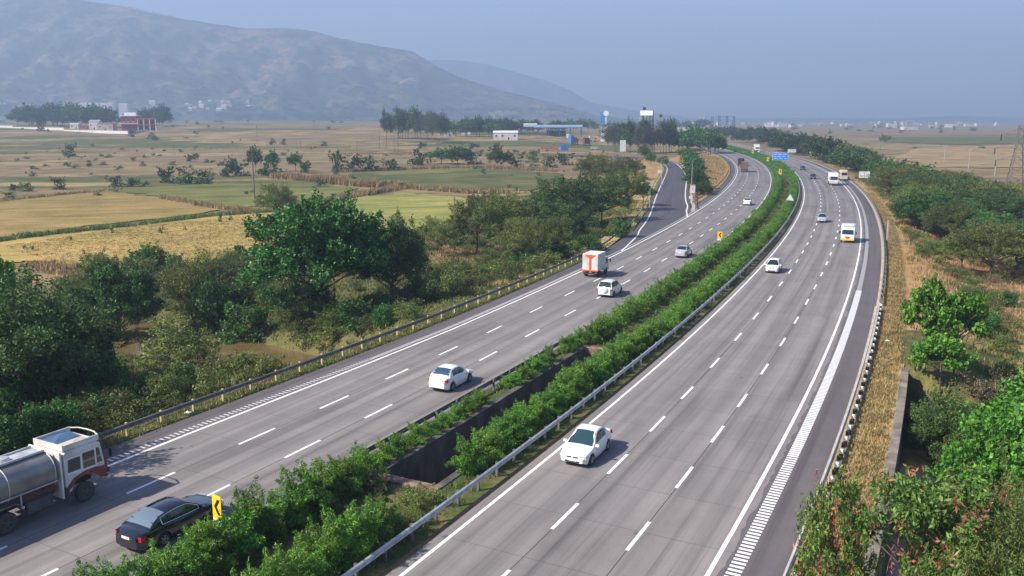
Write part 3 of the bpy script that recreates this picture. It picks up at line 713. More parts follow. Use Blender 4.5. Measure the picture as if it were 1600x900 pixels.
def tree_proto(name, lm, H, Rr, base, ncl, rcl, npl, ls, seed, shape='round', aspect=.55, bark=None, flat=.75, trunk_r=.02, droop=0, lower=.3, keep=1.0):
    r = np.random.default_rng(seed); C = []
    tries = 0
    while len(C) < ncl and tries < 6000:
        tries += 1
        u = r.normal(size=3); u /= np.linalg.norm(u); rad = r.random() ** .38
        if u[2] < -.35 and shape != 'shrub': continue
        ch = (H - base) * .5
        c = np.array([u[0] * Rr * rad, u[1] * Rr * rad, base + ch + u[2] * ch * rad])
        k = (c[2] - base) / (H - base)
        if shape == 'round': lim = Rr * (1.0 - .55 * max(0, k - .45) ** 1.3 * 1.6)
        elif shape == 'spread': lim = Rr * (.45 + .75 * min(1, k * 1.6)) * (1 - .5 * max(0, k - .8))
        elif shape == 'tall': lim = Rr * (1 - .6 * abs(k - .45))
        else: lim = Rr * (1.05 - .5 * k)
        if math.hypot(c[0], c[1]) > lim: continue
        if k > 1 or c[2] < base * .8: continue
        if C and min(np.linalg.norm(c - q) for q in C) < rcl * .55: continue
        C.append(c)
    pts = []
    for c in C:
        rr = rcl * r.uniform(.65, 1.25); pts.append(clump_pts(c, rr, int(npl * (rr / rcl) ** 2 * r.uniform(.7, 1.2)), r, flat))
        if droop:
            q = pts[-1]; q[:, 2] -= droop * r.random(len(q))
    # loose sprigs round the outside break the outline
    if C:
        sp = np.array(C)[r.integers(0, len(C), max(6, len(C)))] 
        for c in sp:
            d = c - np.array([0, 0, base + (H - base) * .4]); d /= np.linalg.norm(d) + 1e-6
            k = int(npl * .10); tt = r.random(k)[:, None]; pts.append(c + d * rcl * (.8 + tt * .7) + r.normal(size=(k, 3)) * rcl * .13)
    pts = np.vstack(pts); pts = pts[r.random(len(pts)) < keep]; pts = pts[pts[:, 2] > .05]
    V, F_ = leaves(pts, ls, r, aspect)
    crown = npmesh(name + '_crown', V, F_, lm, False)
    podm = None
    if name == 'pod':
        pc = [C[i] + r.normal(size=3) * rcl * .8 for i in r.integers(0, len(C), 80)]
        pv = np.vstack([c_ + r.normal(size=(14, 3)) * np.array([.13, .13, .2]) for c_ in pc]); V2, F2 = leaves(pv, .32, r, .3, 0); podm = npmesh('pod_cluster', V2, F2, LM['podbrown'], False)
    # trunk with limbs
    tb = MB(); tr = trunk_r * H
    lean = r.normal(size=2) * .03 * H; top = np.array([lean[0], lean[1], base + (H - base) * .45])
    n_st = 1 if shape in ('round', 'tall', 'spread') else 3
    for st in range(n_st):
        a_ = r.normal(size=2) * (.0 if n_st == 1 else .12 * Rr)
        tb.tube([(a_[0], a_[1], -.6), (a_[0] + lean[0] * .2, a_[1] + lean[1] * .3, base * .5), (lean[0] * .6 + a_[0], lean[1] * .6 + a_[1], max(base, .3)), (top[0] + a_[0], top[1] + a_[1], top[2])], [tr * 1.25, tr, tr * .8, tr * .4], 7)
    for c in sorted(C, key=lambda c: -np.linalg.norm(c[:2]))[:min(len(C), 22)]:
        k = r.uniform(.45, .95); st = np.array([lean[0] * .6 * k, lean[1] * .6 * k, base * .75 + (top[2] - base * .75) * k * .8])
        md = (st + c) / 2 + np.array([0, 0, .06 * H * r.uniform(-.3, 1)]); tb.tube([tuple(st), tuple(md), tuple(c)], [tr * .42, tr * .26, tr * .10], 5, cap=False)
    me = bpy.data.meshes.new(name + '_trunk'); me.from_pydata(tb.v, [], tb.f); me.materials.append(bark or BARK)
    me.polygons.foreach_set('use_smooth', [True] * len(me.polygons))
    return dict(crown=crown, trunk=me, H=H, R=Rr, pods=podm)
PR = {}
PR['broad'] = [tree_proto('broad', LM['broad'], 11, 6.2, .9, 125, 1.1, 360, .30, 11 + i, 'round', .6) for i in range(2)]
PR['dark'] = [tree_proto('dark', LM['dark'], 9, 5.2, .7, 100, 1.0, 320, .24, 21 + i, 'round', .45) for i in range(3)]
PR['olive'] = [tree_proto('olive', LM['olive'], 8, 5.0, 1.0, 84, .9, 320, .21, 31 + i, 'spread', .4, flat=.6) for i in range(3)]
PR['bright'] = [tree_proto('bright', LM['bright'], 7, 3.4, 2.0, 44, .72, 110, .40, 41 + i, 'round', .7, trunk_r=.016) for i in range(2)]
PR['nearbright'] = [tree_proto('nearbright', LM['bright'], 9, 6.2, 1.5, 150, .8, 190, .30, 46 + i, 'round', .7) for i in range(1)]
PR['feather'] = [tree_proto('feather', LM['olive'], 8, 5.5, 1.4, 120, .95, 520, .17, 51 + i, 'spread', .22, flat=.5, droop=.3) for i in range(2)]
PR['pod'] = [tree_proto('pod', LM['pod'], 8, 3.6, 1.5, 70, .55, 150, .28, 56 + i, 'round', .38, droop=.25, keep=.9) for i in range(2)]
PR['eucal'] = [tree_proto('eucal', LM['eucal'], 14, 3.4, 1.2, 60, 1.1, 120, .34, 61 + i, 'tall', .35, bark=BARKP, trunk_r=.012, droop=.6) for i in range(3)]
PR['shrub'] = [tree_proto('shrub', LM['weed'], 2.6, 2.0, .15, 24, .55, 170, .17, 71 + i, 'shrub', .4) for i in range(3)]
PR['gshrub'] = [tree_proto('gshrub', LM['broad'], 2.8, 2.1, .15, 26, .55, 170, .20, 76 + i, 'shrub', .5) for i in range(2)]
PR['dshrub'] = [tree_proto('dshrub', LM['olive'], 3.2, 2.4, .1, 30, .6, 190, .17, 81 + i, 'shrub', .4) for i in range(3)]
PR['dead'] = [tree_proto('dead', LM['dead'], 2.6, 2.2, .2, 22, .5, 130, .12, 86 + i, 'shrub', .3) for i in range(2)]
PR['median'] = [tree_proto('median', LM['median'], 1.75, 1.08, .12, 20, .34, 150, .155, 91 + i, 'shrub', .24, trunk_r=.02) for i in range(5)]
PR['nearmedian'] = [tree_proto('nearmedian', LM['median'], 1.9, 1.15, .10, 40, .31, 290, .135, 191 + i, 'shrub', .22, trunk_r=.02) for i in range(3)]
PR['fdark'] = [tree_proto('fdark', LM['dark'], 8, 5.2, .2, 46, 1.35, 75, .62, 101 + i, 'round', .6) for i in range(3)]
PR['folive'] = [tree_proto('folive', LM['olive'], 7, 5.2, .3, 46, 1.25, 75, .55, 106 + i, 'spread', .6) for i in range(3)]
PR['fgreen'] = [tree_proto('fgreen', LM['broad'], 7, 4.4, 1.2, 30, 1.15, 60, .62, 111 + i, 'round', .6) for i in range(2)]
PR['fshrub'] = [tree_proto('fshrub', LM['dark'], 2.6, 2.3, .0, 14, .75, 40, .42, 116 + i, 'shrub', .6) for i in range(3)]
PR['lweed'] = [tree_proto('lweed', LM['weed'], 1.3, 1.1, .02, 12, .38, 70, .17, 131 + i, 'shrub', .45) for i in range(3)]
PR['lolive'] = [tree_proto('lolive', LM['olive'], 1.5, 1.2, .02, 12, .42, 70, .17, 134 + i, 'shrub', .4) for i in range(2)]
PR['fmed'] = [tree_proto('fmed', LM['median'], 1.7, 1.1, .05, 9, .5, 34, .32, 121 + i, 'shrub', .45) for i in range(3)]

PLANTS = []      # (object, x, y) for labels
def plant(kind, x, y, z, h, wd, label, cat='tree', group=None, single=False, name='tree'):
    p = random.choice(PR[kind]); sx = wd / 2 / p['R'] * .93; sz = h / p['H'] * .97; rz = random.uniform(0, 6.28)
    if single:
        o = link(name, p['crown']); o.location = (x, y, z); o.rotation_euler = (0, 0, rz); o.scale = (sx, sx, sz); tag(o, label, cat, group); return o
    e = empty(name, (x, y, z), rz, label, cat, group)
    for nm, me in (('trunk', p['trunk']), ('crown', p['crown'])) + ((('seed_pods', p['pods']),) if p['pods'] else ()):
        c = link(nm, me, e); c.scale = (sx, sx, sz)
    return e
def tpix(kind, px, py, top, wpx, label, cat='tree', name='tree', group=None, single=False):
    """plant whose foot is seen (or would be) at px,py and whose top is at row top, wpx wide in the photo"""
    x, y, z = ground(px, py); h = ztop(y, top) - z; wd = wpx / FPX * fwd(y, z)
    return plant(kind, x, y, z, max(h, .5), wd, label, cat, group, single, name)

# trees one can tell apart, left side
tpix('dark', 30, 668, 425, 290, 'tall dark tree at the left edge above the tanker truck, its shade on the road')
tpix('dark', 110, 625, 468, 180, 'dark rounded tree just right of the tallest left edge tree')
tpix('bright', -12, 560, 385, 110, 'leafy green tree top cut by the left picture edge above the dark trees')
tpix('broad', 190, 545, 412, 125, 'light green tree on the creek bank below the golden field')
tpix('broad', 500, 500, 308, 235, 'large leafy dark green tree in front of the golden field')
tpix('dark', 612, 486, 338, 130, 'dark drooping tree touching the right side of the large leafy tree')
tpix('olive', 628, 448, 348, 95, 'thin dark tree with its trunk showing above dry orange grass')
tpix('olive', 432, 345, 287, 62, 'sparse thorny tree between the green field and the golden field')
tpix('olive', 300, 500, 405, 130, 'olive tree right of the light green creek tree')
tpix('olive', 352, 470, 400, 110, 'low olive tree beside the large leafy tree')
tpix('olive', 745, 395, 303, 100, 'tall olive tree with forked top beside the lime field')
tpix('olive', 790, 402, 298, 115, 'wide olive tree behind the box truck, second from the lime field')
tpix('dark', 845, 392, 300, 100, 'dark shady tree in the middle of the roadside grove')
tpix('olive', 690, 400, 340, 70, 'small roadside tree with grassy foot near the lime field')
tpix('dark', 885, 372, 272, 120, 'dense blue green tree in the roadside grove, broadest crown')
tpix('dark', 940, 350, 268, 90, 'dense dark tree beside the exit ramp guardrail')
tpix('olive', 982, 330, 264, 60, 'greyish tree at the right end of the roadside grove')
tpix('olive', 930, 300, 238, 70, 'yellowish green tree standing behind the dark grove')
tpix('olive', 975, 290, 243, 60, 'pale tree near the white billboard at the ramp')
tpix('dark', 900, 380, 322, 75, 'dark low tree at the guardrail where the ramp widens')
tpix('olive', 865, 405, 335, 80, 'olive roadside tree above bright green weeds')
tpix('olive', 815, 415, 340, 75, 'grey olive tree leaning to the road in front of the grove')
tpix('bright', 1005, 322, 287, 40, 'small bright tree by the guardrail at the ramp bend')

x_, y_ = -31.5, 41; plant('dark', x_, y_, -2.6, 12.5, 10, 'dark tree mostly outside the left edge behind the tanker truck', 'tree')
for k, (px_, py_, hh) in enumerate([(12, 640, 4.6), (55, 660, 4.2), (95, 640, 4.4), (130, 628, 3.8), (30, 600, 5), (75, 600, 4.8), (120, 590, 4.2), (5, 690, 3.6), (150, 652, 2.6), (60, 560, 4.6), (20, 560, 5), (160, 600, 3.2)]):
    x, y, z = ground(px_, py_); plant(['dshrub', 'gshrub'][k % 2], x, y, z - .2, hh, hh * 1.5, 'high thick bush filling the shade under the left edge trees', 'shrub', 'thick bushes under the left edge trees', True, 'shrub')
# landmarks used to describe the smaller plants
def G2(px, py): return W(px, py, -1)
LMK = [('near the tanker truck', G2(130, 690)), ('on the far bank of the brown creek', G2(300, 560)), ('on the near bank of the brown creek', G2(270, 610)),
       ('under the light green creek tree', G2(190, 540)), ('at the foot of the large leafy tree', G2(500, 495)), ('by the guardrail opposite the white sedan', G2(560, 520)),
       ('in the dry orange grass below the thin trunk', G2(680, 440)), ('by the guardrail left of the box truck', G2(830, 425)), ('below the roadside grove', G2(780, 410)),
       ('at the foot of the grove beside the ramp', G2(950, 372)), ('beside the upper exit ramp', G2(1015, 300)), ('at the edge of the golden field', G2(150, 430)),
       ('behind the creek trees near the golden field', G2(330, 430)), ('by the left picture edge', G2(10, 600)),
       ('right of the crash barrier in the dry grass', G2(1440, 420)), ('beside the round tree right of the road', G2(1450, 560)), ('on the dry bank below the dark wood', G2(1420, 370)),
       ('at the foot of the pylon', G2(1590, 370)), ('by the right picture edge', G2(1590, 520)), ('by the white board on the right bank', G2(1360, 310)),
       ('on the far right bank near the buses', G2(1300, 270)), ('in the ravine below the retaining wall', G2(1420, 680))]
def near_phrase(x, y): return min(LMK, key=lambda l: math.hypot((l[1][0] - x), (l[1][1] - y)) / (20 + y))[0]
ADJ = dict(shrub='yellowish green weedy shrub', gshrub='fresh green bush', dshrub='olive green thorny shrub', dead='brown dried up bush', fshrub='dark low bush')
GN = dict(shrub='weedy shrubs', gshrub='fresh green bushes', dshrub='thorny shrubs', dead='dried up bushes', fshrub='dark low bushes')
def shrub(kind, x, y, h, wd, z=None):
    ph = near_phrase(x, y); z = tz(x, y) if z is None else z
    return plant(kind, x, y, z - .1, h, wd, f'{ADJ[kind]} {ph}', 'shrub', f'{GN[kind]} {ph}', True, 'shrub')
def on_ramp(x, y): return 95 < y < 470 and float(np.sqrt((RC_[:, 0] - x) ** 2 + (RC_[:, 1] - y) ** 2).min()) < 9.5
def scatter(poly, n, kinds, h=(1.5, 3), wr=(1.3, 2.0), avoid_water=True):
    P_ = [G2(a, b_) for a, b_ in poly]; xs = [p_[0] for p_ in P_]; ys = [p_[1] for p_ in P_]; k = 0; tries = 0
    while k < n and tries < n * 60:
        tries += 1
        x = random.uniform(min(xs), max(xs)); y = random.uniform(min(ys), max(ys)); ins = False; j = len(P_) - 1
        for i in range(len(P_)):
            if (P_[i][1] > y) != (P_[j][1] > y) and x < (P_[j][0] - P_[i][0]) * (y - P_[i][1]) / (P_[j][1] - P_[i][1]) + P_[i][0]: ins = not ins
            j = i
        if not ins: continue
        if avoid_water and tz(x, y) < WATER_Z + .25 and y > 20 and x < 0: continue
        s_, o_ = SO(x, y)
        if -17.6 < o_[0] < 25.5 and s_[0] < 118: continue
        if on_ramp(x, y): continue
        hh = random.uniform(*h); shrub(random.choice(kinds), x, y, hh, hh * random.uniform(*wr)); k += 1
scatter([(20, 470), (150, 420), (410, 405), (520, 470), (590, 520), (420, 570), (250, 530), (100, 500)], 62, ['dshrub', 'dshrub', 'shrub', 'gshrub', 'dshrub'], (2.2, 4.6))
scatter([(120, 640), (230, 590), (330, 610), (200, 665)], 34, ['shrub', 'gshrub', 'shrub', 'dshrub'], (1.0, 2.4))
scatter([(-40, 700), (90, 640), (190, 650), (60, 720)], 26, ['dshrub', 'gshrub'], (1.2, 2.5))
scatter([(430, 520), (640, 440), (700, 450), (600, 505), (440, 575)], 34, ['dshrub', 'dshrub', 'shrub', 'gshrub'], (1.4, 3.0))
scatter([(690, 400), (880, 372), (1000, 340), (960, 375), (850, 420), (720, 440)], 30, ['gshrub', 'shrub', 'dshrub'], (1.2, 2.6))
scatter([(640, 350), (760, 320), (900, 290), (900, 330), (700, 390)], 20, ['dshrub', 'gshrub'], (1.6, 3.2))
scatter([(985, 350), (1020, 300), (1010, 260), (975, 300)], 8, ['shrub', 'gshrub'], (1.2, 2.4))
for (a, b_, t_, w_, k) in [(640, 497, 472, 60, 'shrub'), (690, 470, 418, 90, 'dshrub'), (715, 452, 425, 60, 'dshrub'), (600, 505, 478, 55, 'gshrub'), (820, 412, 385, 60, 'gshrub'), (870, 405, 380, 70, 'gshrub'), (920, 392, 368, 60, 'gshrub'),
                         (970, 372, 345, 50, 'gshrub'), (180, 640, 570, 90, 'gshrub'), (255, 622, 575, 70, 'shrub'), (130, 655, 600, 80, 'shrub'), (375, 540, 478, 90, 'gshrub'), (330, 520, 440, 80, 'gshrub')]:
    x, y, z = ground(a, b_); shrub(k, x, y, ztop(y, t_) - z, w_ / FPX * fwd(y, z))

# field bushes and hedge line bushes in the middle distance
for (a, b_, t_, w_, k) in [(111, 245, 226, 30, 'fshrub'), (92, 296, 278, 28, 'fshrub'), (42, 299, 286, 26, 'fshrub'), (180, 292, 276, 34, 'fshrub'), (210, 291, 278, 30, 'fshrub'), (265, 286, 262, 40, 'fshrub'), (292, 287, 262, 44, 'fshrub'), (318, 287, 266, 40, 'fshrub'),
        (300, 252, 242, 26, 'fshrub'), (355, 276, 250, 26, 'fshrub'), (375, 275, 248, 40, 'fshrub'), (420, 274, 248, 40, 'fshrub'), (399, 270, 229, 24, 'fgreen'), (427, 268, 235, 22, 'fgreen'), (462, 268, 240, 28, 'fgreen'), (480, 270, 252, 30, 'fshrub'),
        (525, 268, 238, 30, 'fshrub'), (548, 268, 243, 40, 'fshrub'), (575, 268, 245, 40, 'fshrub'), (610, 267, 250, 40, 'fshrub'), (655, 258, 234, 40, 'fshrub'), (690, 256, 232, 46, 'fgreen'), (715, 257, 229, 50, 'fdark'), (740, 256, 236, 40, 'fshrub'),
        (660, 232, 222, 20, 'fshrub'), (425, 226, 216, 12, 'fshrub'), (444, 226, 217, 12, 'fshrub'), (506, 228, 220, 14, 'fshrub'), (240, 219, 206, 18, 'fshrub'), (64, 205, 188, 20, 'fshrub'), (207, 214, 203, 16, 'fshrub'),
        (775, 262, 226, 30, 'folive'), (800, 262, 238, 50, 'fshrub'), (740, 232, 224, 24, 'fshrub'), (860, 262, 242, 36, 'fshrub'), (835, 250, 236, 30, 'fshrub'), (885, 258, 240, 34, 'fshrub'), (25, 297, 288, 30, 'fshrub'), (500, 292, 281, 20, 'fshrub'),
        (345, 348, 334, 9, 'fshrub'), (360, 345, 335, 8, 'fshrub'), (252, 366, 356, 8, 'fshrub'), (290, 360, 353, 6, 'fshrub'), (175, 365, 356, 8, 'fshrub'), (148, 412, 400, 10, 'fshrub'), (38, 390, 383, 7, 'fshrub'), (50, 392, 384, 7, 'fshrub'), (110, 377, 369, 7, 'fshrub')]:
    x, y, z = ground(a, b_); h = ztop(y, t_) - z
    big = k != 'fshrub'
    where = ('standing alone in the golden field' if b_ > 340 else 'in the hedge line beyond the green field' if 262 < b_ < 300 and a < 340 else 'in the brushwood at the pole line' if 262 < b_ < 278 and a < 500 else
             'in the hedge behind the reed strip' if b_ > 262 and a < 640 else 'in the dark clump near the four poles' if a > 640 and a < 760 and b_ > 250 else 'in the brown scrub below the filling station' if a >= 760 else 'dotted about the dry plain')
    size = 'tiny' if h < 1.3 else 'small' if h < 2.4 else 'rounded' if h < 4 else 'tall'
    plant(k, x, y, z, h, w_ / FPX * fwd(y, z), f'{size} dark green {"tree" if big else "bush"} {where}', 'tree' if big else 'shrub', f'{size} {"trees" if big else "bushes"} {where}', not big, 'tree' if big else 'shrub')

# distant tree groups on the left plain
def row(pts, kinds, what, n, h=(7, 11), wr=(1.0, 1.6), jx=6):
    for k in range(n):
        u = k / max(1, n - 1) * (len(pts) - 1); i = min(int(u), len(pts) - 2); f = u - i
        a = pts[i][0] + (pts[i+1][0] - pts[i][0]) * f + random.uniform(-jx, jx); b_ = pts[i][1] + (pts[i+1][1] - pts[i][1]) * f + random.uniform(-.8, .8)
        x, y, z = ground(a, b_); hp = random.uniform(*h); hh = hp * fwd(y, z) / FPX; kk = random.choice(kinds)
        nm = {'fdark': 'dark', 'folive': 'olive', 'fgreen': 'fresh green', 'eucal': 'slender', 'dark': 'dark', 'olive': 'olive', 'broad': 'leafy green'}[kk]
        sz = 'tall' if hp > h[0] + (h[1] - h[0]) * .6 else 'lower'
        plant(kk, x, y, z, hh, hh * random.uniform(*wr), f'{sz} {nm} tree {what}', 'tree', f'{sz} {nm} trees {what}')
row([(25, 196), (100, 197), (165, 200)], ['fdark', 'fgreen', 'fdark'], 'in the belt left of the red house', 22, (22, 36), (.9, 1.3), 8)
row([(0, 180), (14, 184)], ['fdark'], 'at the far left edge of the plain', 3, (20, 27))
row([(175, 200), (245, 196), (255, 197)], ['fdark'], 'behind the red house', 6, (20, 30), (1, 1.3), 5)
row([(360, 190), (460, 188), (560, 187.5)], ['fdark', 'folive'], 'scattered at the foot of the hills', 34, (6, 15), (1.0, 1.7), 20)
row([(605, 216), (640, 217), (668, 219)], ['eucal', 'eucal', 'fdark'], 'in the tall group behind the four poles', 13, (38, 48), (.45, .7), 8)
row([(676, 222), (690, 224)], ['eucal'], 'in the pair right of the tall group', 4, (46, 52), (.45, .6), 5)
row([(705, 213), (765, 215)], ['fdark', 'fgreen'], 'before the white sheds', 8, (22, 30), (.9, 1.3), 8)
row([(770, 209), (800, 209)], ['fdark'], 'behind the white sheds', 5, (20, 25), (.9, 1.2), 7)
row([(810, 208), (930, 207)], ['fdark', 'fgreen'], 'around the filling station canopy', 14, (14, 21), (1, 1.4), 8)
row([(950, 236), (975, 238)], ['fdark', 'eucal'], 'right of the blue and white price pillar', 5, (36, 46), (.45, .7), 6)
row([(985, 240), (1050, 238)], ['eucal', 'eucal', 'fdark'], 'round the lattice tower', 16, (36, 52), (.4, .65), 8)
row([(1058, 238), (1080, 238), (1105, 240), (1122, 239)], ['fgreen', 'folive', 'fdark'], 'where the left carriageway disappears', 12, (26, 42), (.8, 1.1), 6)
row([(955, 205), (1040, 203), (1100, 203)], ['fdark'], 'in the hazy belt behind the lattice tower', 12, (11, 18), (1.2, 1.8), 14)
row([(1000, 246), (1030, 262)], ['folive', 'fgreen'], 'on the slope beside the upper ramp', 5, (12, 22), (.8, 1.2), 6)
# island between ramp and carriageway
for (a, b_, t_, w_, k) in [(1068, 250, 230, 26, 'folive'), (1080, 270, 240, 36, 'fgreen'), (1098, 306, 288, 34, 'dark'), (1076, 262, 234, 32, 'fgreen'), (1083, 280, 248, 36, 'fgreen'), (1084, 296, 260, 38, 'broad'), (1090, 300, 268, 36, 'dark'), (1095, 303, 282, 40, 'dark')]:
    tpix(k, a, b_, t_, w_, f'green tree on the island beside the exit ramp, {"near the small sign" if b_ > 290 else "further up the slope"}', group=f'trees on the ramp island {b_ > 290}'.replace('True', 'near the sign').replace('False', 'up the slope'))

# the dark wood along the right side
FARW = []
def wood(pts, n, kinds, what, h, wr=(1.1, 1.5), jx=8, jy=4, far=False):
    for k in range(n):
        u = random.random() * (len(pts) - 1); i = min(int(u), len(pts) - 2); f = u - i
        a = pts[i][0] + (pts[i+1][0] - pts[i][0]) * f + random.gauss(0, jx); b_ = pts[i][1] + (pts[i+1][1] - pts[i][1]) * f + random.gauss(0, jy)
        x, y, z = ground(a, b_)
        s_, o_ = SO(x, y)
        if o_[0] > -21: x, y, _ = A(float(s_[0]), -22 - random.random() * 3); z = tz(x, y)
        hh = random.uniform(*h); kk = random.choice(kinds)
        if far: FARW.append((x, y, z - .2, hh, hh * random.uniform(*wr), random.random() * 6)); continue
        nm = {'fdark': 'dark', 'folive': 'olive', 'fgreen': 'fresh green', 'dark': 'dark', 'olive': 'olive', 'broad': 'leafy green'}[kk]
        sz = 'tall' if hh > h[0] + (h[1] - h[0]) * .5 else 'lower'
        plant(kk, x, y, z - .2, hh, hh * random.uniform(*wr), f'{sz} {nm} tree {what}', 'tree', f'{sz} {nm} trees {what}')
wood([(1400, 330), (1450, 360), (1520, 385)], 26, ['dark', 'broad', 'olive'], 'at the near edge of the wood below the pylon', (5.5, 8), (1.2, 1.7), 12, 5)
wood([(1380, 300), (1450, 320), (1560, 350)], 38, ['dark', 'olive', 'dark'], 'in the middle of the dark wood right of the road', (6, 9), (1.2, 1.7), 14, 7)
wood([(1345, 272), (1380, 288), (1420, 300)], 26, ['fdark', 'fgreen', 'dark'], 'in the wood behind the white board', (6, 8.5), (1.1, 1.6), 10, 4)
wood([(1290, 252), (1320, 260), (1350, 268)], 28, ['fdark', 'folive'], 'in the wood above the two buses', (7, 10), (1.1, 1.5), 8, 3)
wood([(1215, 233), (1250, 240), (1290, 250)], 32, ['fdark', 'folive'], 'on the bank where the far road bends', (8, 12), (1.1, 1.5), 8, 2, True)
wood([(1130, 216), (1170, 221), (1215, 230)], 24, ['fdark'], 'in the farthest belt beside the vanishing road', (9, 14), (1.1, 1.6), 8, 1.5, True)
tpix('dark', 1590, 425, 335, 190, 'broad dark tree at the right edge below the pylon', )
tpix('olive', 1545, 440, 345, 130, 'olive tree with yellow tips left of the right edge tree')
tpix('olive', 1500, 425, 362, 80, 'leaning low tree over the dry grass right of the barrier')
tpix('folive', 1383, 224, 210, 18, 'lone hazy tree on the grey plain at right')
# right foreground
tpix('bright', 1442, 570, 438, 80, 'round bright tree with thin trunk beside the dry strip')
tpix('bright', 1490, 585, 452, 95, 'leafy bright tree touching the thin trunked one')
tpix('bright', 1468, 618, 520, 85, 'low bright tree below the thin trunked pair')
tpix('dead', 1530, 640, 568, 120, 'big grey brown dried bush in the ravine', 'shrub', 'shrub')
x_, y_ = 34.5, 50; plant('nearbright', x_, y_, -5.0, ztop(y_, 600) + 5.0, 13.5, 'big bright green tree with its crown below the right edge of the road', 'tree')
x_, y_ = 27.5, 44.5; plant('nearbright', x_, y_, -5.0, ztop(y_, 640) + 5, 8.5, 'bright green tree growing out of the ravine by the wall', 'tree')
x_, y_ = 27.5, 53; plant('dark', x_, y_, -5.0, ztop(y_, 615) + 5.0, 6, 'dark tree in the shade under the retaining wall', 'tree')
x_, y_ = 40, 58; plant('bright', x_, y_, -4.5, ztop(y_, 545) + 4.5, 7, 'bright tree cut off by the right picture edge', 'tree')
x_, y_ = 44, 68; plant('gshrub', x_, y_, -3, 4.0, 7, 'green bush at the right picture edge above the dried bush', 'shrub', name='shrub', single=True)
x_, y_ = 19.0, 27.5; plant('feather', x_, y_, -5.0, ztop(y_, 742) + 5, 9.0, 'fine leaved dark green tree filling the lower right corner', 'tree')
x_, y_ = 24.5, 33.0; plant('feather', x_, y_, -5.0, ztop(y_, 725) + 5, 9.5, 'fine leaved tree behind the one in the lower right corner', 'tree')
x_, y_ = 15.4, 29.0; plant('pod', x_, y_, -1.2, ztop(y_, 728) + 1.2, 6.2, 'shrubby tree with brown pods hanging over the guardrail', 'tree')
x_, y_ = 11.0, 27.2; plant('pod', x_, y_, -.1, ztop(y_, 745) + .1, 3.0, 'branch of brown pods leaning out over the shoulder', 'tree')
x_, y_ = 12.6, 24.0; plant('pod', x_, y_, -1.2, ztop(y_, 850) + 1.2, 3.4, 'low pod bearing bush at the bottom of the picture by the guardrail', 'tree')
scatter([(1400, 360), (1470, 400), (1600, 430), (1600, 520), (1530, 500), (1430, 420)], 26, ['dshrub', 'shrub', 'dead', 'dshrub'], (1.0, 2.2))
scatter([(1520, 440), (1600, 440), (1600, 600), (1510, 560)], 14, ['gshrub', 'shrub', 'dead'], (1.2, 2.4))
for k in range(16):
    x, y, _ = A(random.uniform(-12, 26), -random.uniform(19, 28)); shrub(random.choice(['dshrub', 'gshrub']), x, y, random.uniform(1.8, 3.2), 3.5)
# ---- the two rows of oleander in the median: individuals near, one mass far away
MLM = [(-36, 'at the bottom edge of the picture'), (-24, 'beside the tail of the black sedan'), (-14, 'around the nearest chevron sign'), (-7, 'between the chevron and the median opening'),
       (2, 'along the near half of the median opening'), (16, 'along the far half of the median opening'), (30, 'just past the median opening'), (45, 'level with the white SUV'), (60, 'level with the box truck'),
       (75, 'level with the silver sedan'), (90, 'by the second chevron sign'), (110, 'beyond the second chevron sign'), (130, 'before the triangular sign'), (152, 'by the triangular sign'), (180, 'beyond the triangular sign'), (215, 'halfway round the bend')]
def mlabel(s_, rowname):
    ph = min(MLM, key=lambda l: abs(l[0] - s_))[1]
    return f'leafy oleander bush in the {rowname} median row {ph}', f'oleander bushes of the {rowname} row {ph}'
nb = 0
for rn, off, lo in (('left', 6.85, 0), ('right', 2.6, 0)):
    s_ = -44 + (off > 4) * .6
    while s_ < 232:
        o_ = off + random.uniform(-.25, .25); hh = random.uniform(1.35, 2.05); skip = False; wd = random.uniform(2.2, 2.9)
        if PIT0 - 1 < s_ < PIT1 + 1:
            if rn == 'left': o_ = 7.75; hh = random.uniform(.95, 1.6); wd = random.uniform(1.5, 2.1); skip = random.random() < .12 or 9 < s_ < 11.5
            else: o_ = 2.9; hh = random.uniform(1.5, 2.1); wd = random.uniform(2.5, 3.0); skip = s_ < PIT0 + 1.5
        elif s_ < PIT0 - 1: hh *= 1.33; wd *= 1.22; o_ += .3 * (rn == 'left')
        if PIT0 - 5 < s_ < PIT0 + 1 and rn == 'right': skip = True
        else: wd *= .88
        if s_ > 60 : hh *= .95
        if not skip:
            x, y, _ = A(s_, o_); lb, gr = mlabel(s_, rn)
            plant('nearmedian' if s_ < 30 else 'median', x, y, -.05, hh, wd, lb, 'bush', gr, True, 'median_bush'); nb += 1
        s_ += (1.35 if s_ < PIT0 or s_ > PIT1 else 1.6) * random.uniform(.85, 1.15) * (1 if s_ < 120 else 1.25)
for (s_, o_, k, h_, w_, lb) in [(-7.2, 2.8, 'weed', 1.0, 2.8, 'mossy pale green weed bush at the near end of the median opening'), (-9.2, 2.4, 'weed', .9, 2.4, 'low pale weed clump by the guardrail beside the mossy bush'),
                            (-6.6, 5.7, 'dead', 1.5, 1.8, 'reddish brown bush among the green ones before the median opening'), (-39, 8, 'dead', 1.6, 2, 'brownish bush at the bottom left of the median')]:
    x, y, _ = A(s_, o_); plant('shrub' if k == 'weed' else 'dead', x, y, -.05, h_, w_, lb, 'bush', None, True, 'median_bush')
